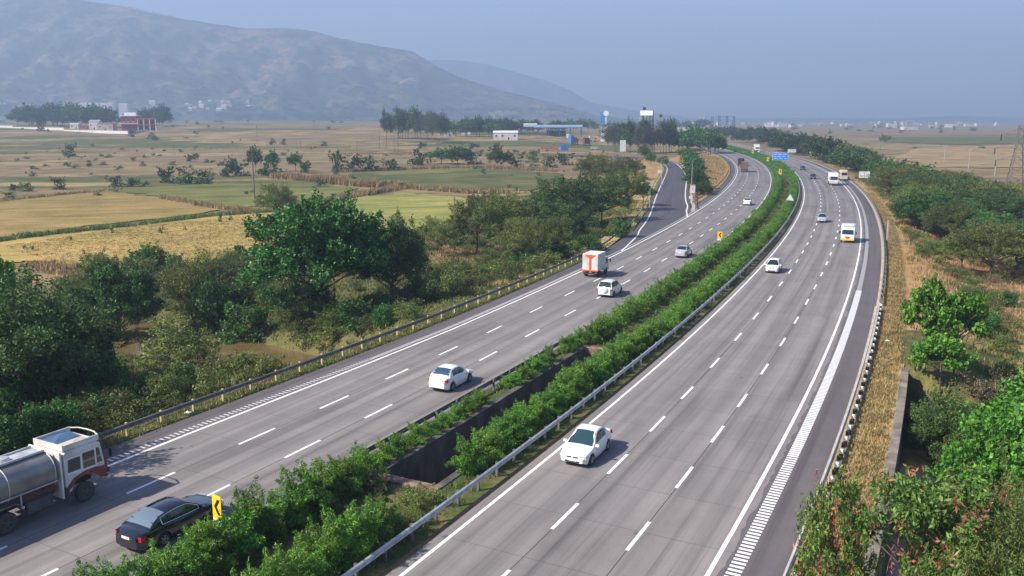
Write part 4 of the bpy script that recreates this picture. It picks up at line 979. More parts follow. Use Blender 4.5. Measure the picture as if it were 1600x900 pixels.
# far stretch of both rows
def merged(kind, spots, name, label=None, cat=None):
    Vs = []; Fs = []; n0 = 0
    for (x, y, z, h, wd, rz) in spots:
        p = random.choice(PR[kind]); me = p['crown']; v = np.empty(len(me.vertices) * 3, np.float32); me.vertices.foreach_get('co', v); v = v.reshape(-1, 3)
        c_, s2 = math.cos(rz), math.sin(rz); sx = wd / 2 / p['R']; sz = h / p['H']
        q = np.stack([(v[:, 0] * c_ - v[:, 1] * s2) * sx + x, (v[:, 0] * s2 + v[:, 1] * c_) * sx + y, v[:, 2] * sz + z], 1)
        Vs.append(q); Fs.append(np.arange(len(v)).reshape(-1, 4) + n0); n0 += len(v)
    o = npmesh(name, np.vstack(Vs), np.vstack(Fs), PR[kind][0]['crown'].materials[0]); o['kind'] = 'stuff'
    if label: o['label'] = label
    if cat: o['category'] = cat
    return o
sp = []
for off in (6.8, 2.6):
    s_ = 232
    while s_ < 640:
        x, y, _ = A(s_, off + random.uniform(-.4, .4)); sp.append((x, y, -.05, random.uniform(1.3, 1.9), random.uniform(2.2, 2.9), random.uniform(0, 6))); s_ += 1.9
merged('fmed', sp, 'median_hedge', 'far stretch of green oleander hedge along the bend of the median', 'hedge')
sp = []
for k in range(60):
    x, y = random.uniform(150, 1200), random.uniform(420, 2400); s_, o_ = SO(x, y)
    if o_[0] > -70: continue
    u = fwd(y, 0) / FPX; sp.append((x, y, FIELD_Z, random.uniform(2, 6) * u, random.uniform(5, 16) * u, random.random() * 6))
for k in range(60):
    y = random.uniform(450, 2400); x = XatY(random.uniform(0, 780), y); u = fwd(y, 0) / FPX; sp.append((x, y, tz(x, y), random.uniform(2, 5) * u, random.uniform(3, 12) * u, random.random() * 6))
for k in range(170):
    y = random.uniform(235, 620); x = XatY(random.uniform(-40, 860), y); s_, o_ = SO(x, y)
    if o_[0] < 60 or (y < 330 and random.random() < .75): continue
    hh = random.uniform(.5, 1.8); sp.append((x, y, tz(x, y), hh, hh * random.uniform(1.3, 3.2), random.random() * 6))
merged('fshrub', sp, 'scattered_bushes', 'tiny hazy bushes dotted over the far plains', 'bushes')
merged('fdark', FARW, 'far_wood', 'far dark wood along the right side of the vanishing road', 'wood')
for kd, n_, nm_, seed_ in (('lweed', 330, 'pale green low weeds', 1), ('lolive', 330, 'dull olive low scrub', 2)):
    sp = []
    while len(sp) < n_:
        s_ = random.uniform(-45, 175); o_ = 25.3 + 30 * random.random() ** 1.2; x, y, _ = A(s_, o_); z = tz(x, y)
        if on_ramp(x, y) or z < WATER_Z + .8 or fbm(np.array([x * .09 + seed_ * 9]), np.array([y * .09]), 3)[0] < .42: continue
        hh = random.uniform(.6, 1.7); sp.append((x, y, z - .1, hh, hh * random.uniform(1.3, 2.3), random.random() * 6))
    merged(kd, sp, 'ground_scrub', nm_ + ' covering the bank left of the road', 'scrub')
    sp = []
    while len(sp) < 90:
        s_ = random.uniform(20, 260); o_ = -17.6 - 26 * random.random(); x, y, _ = A(s_, o_); z = tz(x, y)
        if z < -3.4 or fbm(np.array([x * .09 + seed_ * 5]), np.array([y * .09]), 3)[0] < .46: continue
        hh = random.uniform(.4, 1.3); sp.append((x, y, z - .1, hh, hh * random.uniform(1.3, 2.6), random.random() * 6))
    merged(kd, sp, 'ground_scrub', nm_ + ' dotted over the dry bank right of the road', 'scrub')
# thin inner line of dark undergrowth between the rows
sp = []
for k in range(420):
    s_ = random.uniform(-44, 230)
    if PIT0 - 1 < s_ < PIT1 + 1: continue
    x, y, _ = A(s_, random.choice([random.uniform(3.6, 6), random.uniform(1.5, 3), random.uniform(6, 7.8)])); sp.append((x, y, -.05, random.uniform(.2, .5), random.uniform(.6, 1.2), random.uniform(0, 6)))
merged('fshrub', sp, 'undergrowth', 'dark undergrowth between the two median hedge rows', 'undergrowth')

# ---- grass and weeds: uncountable, one object per kind
def tufts(name, pts, h, lm, n_bl=7, spread=.18, wd=.035, label=None, cat='grass'):
    pts = np.array(pts, float); on_r = (pts[:, 1] > 100) & (pts[:, 1] < 420) & (pts[:, 0] > np.interp(pts[:, 1], Lall[:95, 1], Lall[:95, 0]) - .7) & (pts[:, 0] < np.interp(pts[:, 1], Rall[:95, 1], Rall[:95, 0]) + .6)
    pts = pts[~on_r]
    if not np.isscalar(h): h = h[~on_r]
    r = np.random.default_rng(len(pts)); P_ = np.repeat(np.array(pts, float), n_bl, 0); n = len(P_)
    hh = (h if np.isscalar(h) else np.repeat(h, n_bl)) * r.uniform(.5, 1.2, n); a = r.uniform(0, 6.283, n); d = np.stack([np.cos(a), np.sin(a)], 1)
    base = P_.copy(); base[:, :2] += r.normal(size=(n, 2)) * spread; tip = base.copy(); tip[:, :2] += d * (hh * r.uniform(.1, .55, n))[:, None]; tip[:, 2] += hh
    pr = np.stack([-d[:, 1], d[:, 0]], 1) * (wd * (1 + hh / 1.0))[:, None] if not np.isscalar(wd) else np.stack([-d[:, 1], d[:, 0]], 1) * (wd * (.7 + hh))[:, None]
    V = np.empty((n, 3, 3)); V[:, 0] = base; V[:, 1] = base; V[:, 0, :2] -= pr; V[:, 1, :2] += pr; V[:, 2] = tip
    o = npmesh(name, V.reshape(-1, 3), np.arange(3 * n).reshape(n, 3), lm); o['kind'] = 'stuff'
    if label: o['label'] = label; o['category'] = cat
    return o
def so_pts(n, s0, s1, o0, o1, z=None, power=1.0):
    out = []
    for k in range(n):
        s_ = s0 + (s1 - s0) * random.random() ** power; o_ = random.uniform(o0(s_) if callable(o0) else o0, o1(s_) if callable(o1) else o1); x, y, _ = A(s_, o_); out.append((x, y, z))
    xs = np.array([p_[0] for p_ in out]); ys = np.array([p_[1] for p_ in out])
    zz = terrain(xs, ys) if z is None else np.full(len(out), z)
    return np.stack([xs, ys, zz], 1)
tufts('verge_grass', so_pts(9000, -20, 200, -16.7, -14.65, -.03, 1.3), .22, LM['drygrass'], 7, .14, .03, 'short dry grass on the strip right of the crash barrier')
tufts('verge_weeds', so_pts(3200, -20, 150, -16.7, -14.65, -.03, 1.3), .2, LM['greengrass'], 6, .18, .03, 'patches of green grass on the strip right of the crash barrier')
q = so_pts(15000, -15, 330, -48, -17.6, None, 1.2); keep = fbm(q[:, 0] * .12, q[:, 1] * .12, 4); q1 = q[(keep > .46) & (q[:, 2] > -3.4)]; q2 = q[(keep <= .46) & (q[:, 2] > -3.4)]
tufts('bank_grass', q1, .5, LM['drygrass'], 8, .3, .045, 'tawny dry grass on the right bank'); tufts('bank_weeds', q2, .55, LM['greengrass'], 8, .3, .045, 'pale green weeds on the right bank')
tufts('verge_grass', so_pts(4200, -40, 112, lambda s: EO(s) + 2.35, lambda s: EO(s) + 4.3, -.03), .2, LM['greengrass'], 6, .14, .03, 'short grass under the left guardrail')
tufts('verge_grass', so_pts(1800, -40, 112, lambda s: EO(s) + 2.35, lambda s: EO(s) + 4.3, -.03), .22, LM['drygrass'], 6, .14, .03, 'dry grass under the left guardrail')
q = so_pts(16000, -40, 160, 25.5, 62, None); keep = fbm(q[:, 0] * .1 + 5, q[:, 1] * .1, 4) - .08 * (SO(q[:, 0], q[:, 1])[0] < 45); ok = q[:, 2] > WATER_Z + .1
tufts('bank_grass', q[ok & (keep > .53)], .42, LM['drygrass'], 8, .3, .05, 'tawny tall grass among the left bank shrubs'); tufts('bank_weeds', q[ok & (keep <= .53)], .36, LM['greengrass'], 8, .3, .05, 'green weeds among the left bank shrubs')
q = so_pts(6500, -44, 240, 1.4, lambda s: KO(s) - .3, -.02); s3, o3 = SO(q[:, 0], q[:, 1]); q = q[~((s3 > PIT0 - .6) & (s3 < PIT1 + .6) & (o3 > PA - .5) & (o3 < PB + .5))]
tufts('median_grass', q, .28, LM['greengrass'], 6, .15, .035, 'green grass in the median')
q = so_pts(4500, 130, 420, 22.5, 44, None); ok = terrain(q[:, 0], q[:, 1]) > -.6; tufts('island_grass', q[ok & (q[:, 0] > np.interp(q[:, 1], RR[:80, 1], RR[:80, 0]) + .6)], .55, LM['drygrass'], 8, .4, .07, 'dry grass on the island between ramp and road')

# reed strips between the fields
def reeds(name, pix, h, wd, dens, lm, label):
    pts = []; hs = []
    for (a, b_) in zip(pix[:-1], pix[1:]):
        p0 = np.array(W(*a, FIELD_Z + .2)); p1 = np.array(W(*b_, FIELD_Z + .2)); L_ = np.linalg.norm(p1 - p0); n = int(L_ * wd * dens)
        for k in range(n):
            q_ = p0 + (p1 - p0) * random.random() + np.array([random.uniform(-.5, .5), random.uniform(-.5, .5)]) * wd; pts.append((q_[0], q_[1], FIELD_Z + .1))
    pts = np.array(pts); pts[:, 2] = np.maximum(pts[:, 2], terrain(pts[:, 0], pts[:, 1])); hv = h * (.55 + .75 * fbm(pts[:, 0] * .25, pts[:, 1] * .25, 3))
    tufts(name, pts, hv, lm, 7, .35, .055, label, 'reeds')
reeds('reed_strip', [(430, 278), (500, 283), (560, 290), (632, 293)], 2.6, 4, 2.2, LM['reed'], 'tall tawny reed strip between the two green fields')
reeds('reed_strip', [(632, 293), (560, 306), (500, 316), (440, 322)], 1.6, 3, 2.5, LM['reed'], 'reed edge curving down from the corner of the lime field')
reeds('reed_strip', [(632, 293), (720, 300), (800, 302)], 1.8, 4, 1.8, LM['reed'], 'tawny reeds behind the lime field')
reeds('reed_strip', [(540, 268), (640, 264), (760, 262), (880, 268)], 1.8, 5, 1.2, LM['reed'], 'tawny grass band above the sedge field')
reeds('hedge_bank', [(-60, 386), (40, 370), (200, 353), (330, 337), (425, 331)], 1.1, 2.2, 5, LM['weed'], 'dark grassy bank behind the golden field')
reeds('hedge_bank', [(255, 309), (345, 325), (420, 331)], 1.2, 2.2, 4, LM['reed'], 'tawny bank between green and olive field')
reeds('hedge_bank', [(-60, 320), (180, 296), (190, 295)], .9, 2, 2.5, LM['reed'], 'grassy bank behind the olive field')
reeds('hedge_bank', [(60, 410), (140, 432), (300, 442), (420, 440)], .75, 4, 4, LM['drygrass'], 'dry tall grass along the near edge of the golden field')
reeds('hedge_bank', [(520, 242), (700, 240), (900, 246)], 1.2, 9, .5, LM['reed'], 'tawny scrub grass across the plain before the sheds')
def field_tufts(pix, n, lm, h, name, label):
    P_ = [W(a, b_, FIELD_Z + .22) for a, b_ in pix]; xs = [p_[0] for p_ in P_]; ys = [p_[1] for p_ in P_]; pts = []
    while len(pts) < n:
        x = random.uniform(min(xs), max(xs)); y = random.uniform(min(ys), max(ys)); ins = False; j = len(P_) - 1
        for i in range(len(P_)):
            if (P_[i][1] > y) != (P_[j][1] > y) and x < (P_[j][0] - P_[i][0]) * (y - P_[i][1]) / (P_[j][1] - P_[i][1]) + P_[i][0]: ins = not ins
            j = i
        if ins: pts.append((x, y, FIELD_Z + .2))
    tufts(name, pts, h, lm, 5, .2, .05, label, 'grass')
field_tufts([(0, 385), (200, 355), (420, 333), (435, 372), (420, 436), (300, 438), (140, 426)], 6000, LM['drygrass'], .16, 'stubble', 'short golden stubble in the front field')

# ------------------------------------------------------------ vehicles: local axes X forward, Y left, Z up
def wheel(par, x, y, r=.32, wd=.2, rim='rim', tyre='rubber', side=1):
    mb = MB(); h = wd / 2
    mb.lathe([(r * .60, -h), (r * .93, -h), (r, -h * .7), (r, h * .7), (r * .93, h), (r * .60, h)], 22)
    mb.lathe([(r * .62, -h * .8), (.01, -h * .8)], 22)
    o = mb.build('wheel', M[tyre], par, smooth=True, loc=(x, y, r))
    mr = MB(); yo = side * h * .8
    mr.lathe([(r * .62, side * h * .98), (r * .56, side * h * .9), (r * .5, side * h * .55), (.01, side * h * .5)], 22)
    for k in range(5):
        a = k * 2 * math.pi / 5; ca, sa = math.cos(a), math.sin(a)
        M_ = Matrix.Rotation(-a, 4, 'Y'); mr.box((r * .3, side * h * .8, 0), (r * .52, h * .25, r * .14), 0, M_)
    mr.lathe([(r * .14, side * h * 1.0), (.005, side * h * 1.02)], 10)
    mr.build('rim', M[rim], o, smooth=True)
    return o
def lerp(a, b, t): return a + (b - a) * t
def car(name, label, cat, x, y, rz, L_=4.3, Wd=1.7, H=1.48, paint='white', hood=None, cab=None, wb=2.45, fo=.82, glass='glass', zs=None, rim='rim', extra=None, trim=False, back=False, group=None, detail=True):
    """hood: profile [(u,z)] of the lower body, cab: (rear base, rear roof, front roof, front base) in u = 2x/L"""
    e = empty(name, (x, y, .004), rz, label, cat, group); r = .315
    xf = L_ / 2 - fo; xr = xf - wb; N_ = 48; us = np.linspace(-1, 1, N_)
    us = np.sort(np.r_[us, [-.995, .995]]); zp = [p_[0] for p_ in hood]; zz = [p_[1] for p_ in hood]
    mb = MB(); hw0 = Wd / 2; nr = 18
    for u in us:
        xx = u * L_ / 2; zt = float(np.interp(u, zp, zz)); hw = hw0 * (1 - .22 * abs(u) ** 7 - .04 * abs(u) ** 2); zb = .19 + .13 * max(0, abs(u) - .86) / .14 * (.9 if u > 0 else 1)
        ar = 0
        for wx in (xf, xr):
            d = xx - wx
            if abs(d) < r + .055: ar = max(ar, r + math.sqrt((r + .055) ** 2 - d * d))
        za = max(zb, ar); end = .82 if abs(u) > .99 else 1
        hw *= end ** .3; sh_ = zt - (1 - end) * .1
        mid = max(za + .03, .5)
        half = [(0, za), (hw * .82, za), (hw * .96, za + .005), (hw * 1.0, za + .05 if ar == 0 else za + .02), (hw * 1.0, mid + .08 * (sh_ - mid)), (hw * .985, lerp(mid, sh_, .62)), (hw * .955, lerp(mid, sh_, .86)), (hw * .90, sh_ - .012), (hw * .6, sh_ + .015), (0, sh_ + .025)]
        ring = half + [(-a, b_) for a, b_ in half[-2:0:-1]]
        for a, b_ in ring: mb.v.append((xx, a, b_))
    nr = len(ring); nu = len(us)
    for i in range(nu - 1):
        for k in range(nr): mb.f.append((i*nr+k, (i+1)*nr+k, (i+1)*nr+(k+1) % nr, i*nr+(k+1) % nr)); mb.m.append(0)
    mb.f.append(tuple(range(nr))); mb.m.append(0); mb.f.append(tuple((nu-1)*nr + k for k in range(nr))[::-1]); mb.m.append(0)
    # cabin
    rb, rr_, fr, fb = [c * L_ / 2 for c in cab]; zbelt = lambda xx: float(np.interp(xx * 2 / L_, zp, zz)) - .02
    bw = hw0 * .93; tw = hw0 * .70
    def sec(xx, zt): 
        zb_ = zbelt(xx); k = (zt - zb_) / (H - zb_ + 1e-6); t_ = lerp(bw, tw, min(1, max(0, k))); return zb_, t_
    st = [(rb, zbelt(rb) + .01)] + [(lerp(rb, rr_, t), lerp(zbelt(rb) + .01, H - .03, math.sin(t * math.pi / 2) ** .9)) for t in (.33, .66, 1)] + [(lerp(rr_, fr, t), H - .03 + .03 * math.sin(t * math.pi)) for t in (.25, .5, .75, 1)] + [(lerp(fr, fb, t), lerp(H - .03, zbelt(fb) + .01, t ** 1.08)) for t in (.33, .66, 1)]
    cb = MB(); cr = 9
    rows_ = []
    for xx, zt in st:
        zb_, t_ = sec(xx, zt); dz = zt - zb_
        rows_.append([(xx, -bw * .995, zb_ - .03), (xx, -lerp(bw, t_, .5), zb_ + dz * .5), (xx, -t_ - .012, zt - .07 * min(1, dz / .3)), (xx, -t_ + .06, zt - .015), (xx, 0, zt + .02), (xx, t_ - .06, zt - .015), (xx, t_ + .012, zt - .07 * min(1, dz / .3)), (xx, lerp(bw, t_, .5), zb_ + dz * .5), (xx, bw * .995, zb_ - .03)])
    for i, rw in enumerate(rows_):
        cb.v += rw
        if i:
            for k in range(cr - 1): cb.f.append(((i-1)*cr+k, (i-1)*cr+k+1, i*cr+k+1, i*cr+k)); cb.m.append(0)
    n0 = len(mb.v); mb.v += cb.v; mb.f += [tuple(k + n0 for k in f_) for f_ in cb.f]; mb.m += cb.m
    mb.build('body', M[paint], e, smooth=True)
    # glass panes sit a few mm proud of the cabin skin
    def pane(nm, i0, i1, k0, k1, mar=.08, off=.008, msh=None):
        """patch over stations i0..i1 and ring rows k0..k1 (float, interpolated)"""
        def P_(i, k):
            i_a = int(min(math.floor(i), len(rows_) - 2)); fi = i - i_a; k_a = int(min(math.floor(k), cr - 2)); fk = k - k_a
            q = [Vector(rows_[a_][b_]) for a_, b_ in ((i_a, k_a), (i_a, k_a + 1), (i_a + 1, k_a), (i_a + 1, k_a + 1))]
            return q[0].lerp(q[1], fk).lerp(q[2].lerp(q[3], fk), fi)
        g_ = MB(); nI, nK = 6, 4; cx = Vector((0, 0, .6))
        for a_ in range(nI + 1):
            for b_ in range(nK + 1):
                i = lerp(i0, i1, a_ / nI); k = lerp(k0, k1, b_ / nK); p0 = P_(i, k); du = P_(min(i + .05, len(rows_) - 1.001), k) - P_(max(i - .05, 0), k); dv = P_(i, min(k + .05, cr - 1.001)) - P_(i, max(k - .05, 0))
                nn_ = du.cross(dv); nn_.normalize()
                if nn_.dot(p0 - Vector((p0.x * .6, 0, .75))) < 0: nn_ = -nn_
                g_.v.append(tuple(p0 + nn_ * off))
        for a_ in range(nI):
            for b_ in range(nK): g_.f.append((a_*(nK+1)+b_, a_*(nK+1)+b_+1, (a_+1)*(nK+1)+b_+1, (a_+1)*(nK+1)+b_)); g_.m.append(0)
        return g_.build(nm, M[msh or glass], e, smooth=True)
    pane('rear_window', .45, 2.85, 2.9, 5.1, msh=extra.get('rear') if extra else None); pane('windscreen', 7.15, 9.75, 2.75, 5.25, msh=extra.get('wind') if extra else None)
    i_mid = 5.1
    for sd, (ka, kb) in (('r', (.28, 1.9)), ('l', (6.1, 7.72))):
        pane('side_window', 2.3, i_mid - .07, ka, kb); pane('side_window', i_mid + .07, 8.3, ka, kb)
    if trim:
        for sg in (-1, 1):
            tb_ = MB(); pts = []
            for i in np.linspace(2.0, 8.6, 12):
                ia = int(i); f_ = i - ia; a_ = Vector(rows_[ia][0 if sg < 0 else 8]).lerp(Vector(rows_[ia+1][0 if sg < 0 else 8]), f_); pts.append((a_.x, a_.y + sg * .015, a_.z + .08))
            up = []
            for i in np.linspace(8.6, 2.0, 12):
                ia = int(i); f_ = i - ia; a_ = Vector(rows_[ia][2 if sg < 0 else 6]).lerp(Vector(rows_[min(ia+1, 10)][2 if sg < 0 else 6]), f_); up.append((a_.x, a_.y + sg * .02, a_.z - .01))
            tb_.tube(pts + up + [pts[0]], .016, 5); tb_.build('window_trim', M['chrome'], e)
    for sg in (-1, 1):
        wheel(e, xf, sg * (hw0 - .10), r, .2, rim, side=sg); wheel(e, xr, sg * (hw0 - .10), r, .2, rim, side=sg)
        m_ = MB(); mx = fb - .28; m_.box((mx, sg * (hw0 + .09), zbelt(fb) + .07), (.11, .2, .13)); m_.box((mx + .02, sg * (hw0 - .02), zbelt(fb) + .03), (.05, .1, .03)); m_.build('mirror', M[paint], e, bevel=.03)
        if detail:
            dm = MB()
            for xx in (lerp(rr_, fr, .47), fb - .42, rr_ - .28):
                dm.box((xx, sg * (hw0 * .985), .56), (.012, .012, .5))
            dm.box((lerp(xr, xf, .5), sg * (hw0 * .985 + .002), .32), (wb - .75, .014, .05)); dm.build('door_seams', M['chassis'], e)
            hm = MB()
            for xx in (lerp(rr_, fr, .47) - .2, lerp(rr_, fr, .95) - .55): hm.box((xx - .1, sg * (hw0 * .975 + .012), .76), (.18, .03, .035))
            hm.build('door_handle', M[paint], e)
    # lamps, grille, plates
    zf = float(np.interp(.93, zp, zz)); zr = float(np.interp(-.95, zp, zz))
    for sg in (-1, 1):
        h_ = MB(); xe = L_ / 2
        h_.add([(xe * .985 + .004, sg * hw0 * .50, zf - .12), (xe * .985 + .004, sg * hw0 * .50, zf - .02), (xe * .94, sg * hw0 * .86, zf - .02), (xe * .87, sg * hw0 * .945, zf + .02), (xe * .87, sg * hw0 * .955, zf - .10), (xe * .945, sg * hw0 * .88, zf - .19)],
               [(0, 1, 2, 5), (5, 2, 3, 4)] if sg > 0 else [(5, 2, 1, 0), (4, 3, 2, 5)]); ho = h_.build('headlight', M['headlamp'], e); sm = ho.modifiers.new('thick', 'SOLIDIFY'); sm.thickness = .015; sm.offset = 0
        t_ = MB(); t_.add([(-xe * .996 - .002, sg * hw0 * .48, zr - .22), (-xe * .996 - .002, sg * hw0 * .48, zr - .07), (-xe * .945, sg * hw0 * .885, zr - .04), (-xe * .86, sg * hw0 * .96, zr - .06), (-xe * .88, sg * hw0 * .965, zr - .2), (-xe * .95, sg * hw0 * .89, zr - .27)],
               [(0, 5, 2, 1), (5, 4, 3, 2)] if sg > 0 else [(1, 2, 5, 0), (2, 3, 4, 5)]); to = t_.build('tail_light', M['red'], e); sm = to.modifiers.new('thick', 'SOLIDIFY'); sm.thickness = .015; sm.offset = 0
    g_ = MB()
    for yy in (-.19, .19): g_.box((L_ / 2 * .995, yy, zf - .12), (.03, .3, .085))
    g_.box((L_ / 2 * .995, 0, .36), (.04, .85, .09)); g_.box((-L_ / 2 * .99, 0, .30), (.05, .9, .07)); g_.build('grille', M['black'], e, bevel=.01)
    for xx in (L_ / 2 + .006, -L_ / 2 - .006):
        p_ = MB(); p_.box((xx, 0, .44 if xx > 0 else zr - .17), (.02, .48, .11)); p_.build('number_plate', M['plate'], e)
    return e
SEDAN = dict(hood=[(-1, .86), (-.9, .96), (-.62, .99), (0, .93), (.42, .92), (.5, .90), (.8, .78), (.93, .70), (1, .58)], cab=(-.74, -.36, .06, .50))
SEDAN2 = dict(hood=[(-1, .84), (-.94, 1.0), (-.66, 1.03), (0, .95), (.45, .93), (.8, .81), (.94, .71), (1, .56)], cab=(-.76, -.44, .05, .54))
HATCH = dict(hood=[(-1, .80), (-.96, .94), (-.6, .98), (0, .94), (.5, .93), (.82, .84), (.95, .74), (1, .6)], cab=(-.97, -.72, .12, .62))
SUV = dict(hood=[(-1, .90), (-.97, 1.02), (-.6, 1.06), (0, 1.02), (.48, 1.0), (.84, .93), (.96, .82), (1, .66)], cab=(-.98, -.80, .06, .56))
def on_road(s_, o_, back=False): x, y, _ = A(s_, o_); return x, y, head(s_) + (math.pi if back else 0)

x, y, h_ = on_road(-14.3, 11.6); car('black_sedan', 'black sedan with chrome window trim passing the chevron sign', 'car', x, y, h_, 4.95, 1.86, 1.45, 'black_car', SEDAN['hood'], (-.80, -.34, .12, .50), 2.85, .85, 'glass', rim='rim', trim=True, extra=dict(wind='glass', rear='glass_sky'))
x, y, h_ = on_road(10.8, 11.75); car('white_sedan', 'white compact sedan with blue tinted rear window seen from behind', 'car', x, y, h_, 3.95, 1.70, 1.52, 'white', SEDAN2['hood'], SEDAN2['cab'], 2.36, .78, 'glass_blue')
x, y, h_ = on_road(46.9, 12.25); su = car('suv', 'white compact SUV with a white round spare wheel cover on its back', 'car', x, y, h_, 4.0, 1.76, 1.68, 'white', SUV['hood'], SUV['cab'], 2.5, .75, 'glass')
sc = MB(); sc.lathe([(.02, .17), (.26, .17), (.34, .12), (.35, .0), (.02, 0)], 26, 0, Matrix.Translation((-2.0, 0, .88)) @ Matrix.Rotation(R(90), 4, 'Z')); sc.build('spare_wheel_cover', M['white'], su, smooth=True)
rr2 = MB(); [rr2.tube([(-1.2, sg * .58, 1.70), (-.9, sg * .6, 1.73), (.2, sg * .6, 1.73), (.5, sg * .58, 1.69)], .02, 5) for sg in (-1, 1)]; rr2.build('roof_rail', M['black'], su)
x, y, h_ = on_road(76.9, 11.1); car('silver_sedan', 'silver sedan in the inner lane near the second chevron sign', 'car', x, y, h_, 4.3, 1.72, 1.5, 'silver_car', SEDAN['hood'], SEDAN['cab'], 2.5, .8)
x, y, h_ = on_road(156.5, 11.55); car('white_car', 'white car seen from behind alone on the far curve', 'car', x, y, h_, 4.2, 1.72, 1.52, 'white', SEDAN2['hood'], SEDAN2['cab'], 2.45, .8)
x, y, h_ = on_road(537, 10.5); car('white_car', 'tiny white car where the left carriageway vanishes behind trees', 'car', x, y, h_, 4.6, 1.9, 1.9, 'white', SUV['hood'], SUV['cab'], 2.6, .8)
x, y, h_ = on_road(3.0, -1.72, True); car('white_sedan', 'white sedan with green windscreen coming towards the camera', 'car', x, y, h_, 4.2, 1.74, 1.56, 'white', [(-1, .86), (-.95, 1.0), (-.6, 1.02), (0, .95), (.42, .94), (.5, .92), (.8, .80), (.93, .72), (1, .58)], (-.68, -.34, .04, .52), 2.46, .8, 'glass', extra=dict(wind='glass_teal'))
x, y, h_ = on_road(69.2, -1.85, True); car('hatchback', 'white hatchback with dark windscreen next to the inner edge line', 'car', x, y, h_, 3.75, 1.66, 1.52, 'white', HATCH['hood'], HATCH['cab'], 2.4, .72)
x, y, h_ = on_road(127.8, -4.55, True); car('silver_car', 'silver car ahead of the white cargo truck in the middle lane', 'car', x, y, h_, 4.2, 1.7, 1.5, 'silver_car', SEDAN['hood'], SEDAN['cab'], 2.45, .8)
x, y, h_ = on_road(251.5, -3.9, True); car('dark_car', 'dark blue car nearer of the two dark cars on the bend', 'car', x, y, h_, 4.3, 1.75, 1.55, 'dark_blue_car', SEDAN['hood'], SEDAN['cab'], 2.5, .8)
x, y, h_ = on_road(302.5, -3.8, True); car('dark_car', 'dark blue car farther of the two dark cars on the bend', 'car', x, y, h_, 4.3, 1.75, 1.55, 'dark_blue_car', HATCH['hood'], HATCH['cab'], 2.5, .8)
x, y, h_ = on_road(478, -3.5, True); car('white_car', 'tiny white car in front of the far white truck', 'car', x, y, h_, 4.3, 1.75, 1.7, 'white', HATCH['hood'], HATCH['cab'], 2.5, .8)
x, y, h_ = on_road(470, -1.3, True); car('dark_car', 'tiny dark car left of the far white truck', 'car', x, y, h_, 4.3, 1.75, 1.6, 'dark_blue_car', SEDAN['hood'], SEDAN['cab'], 2.5, .8)

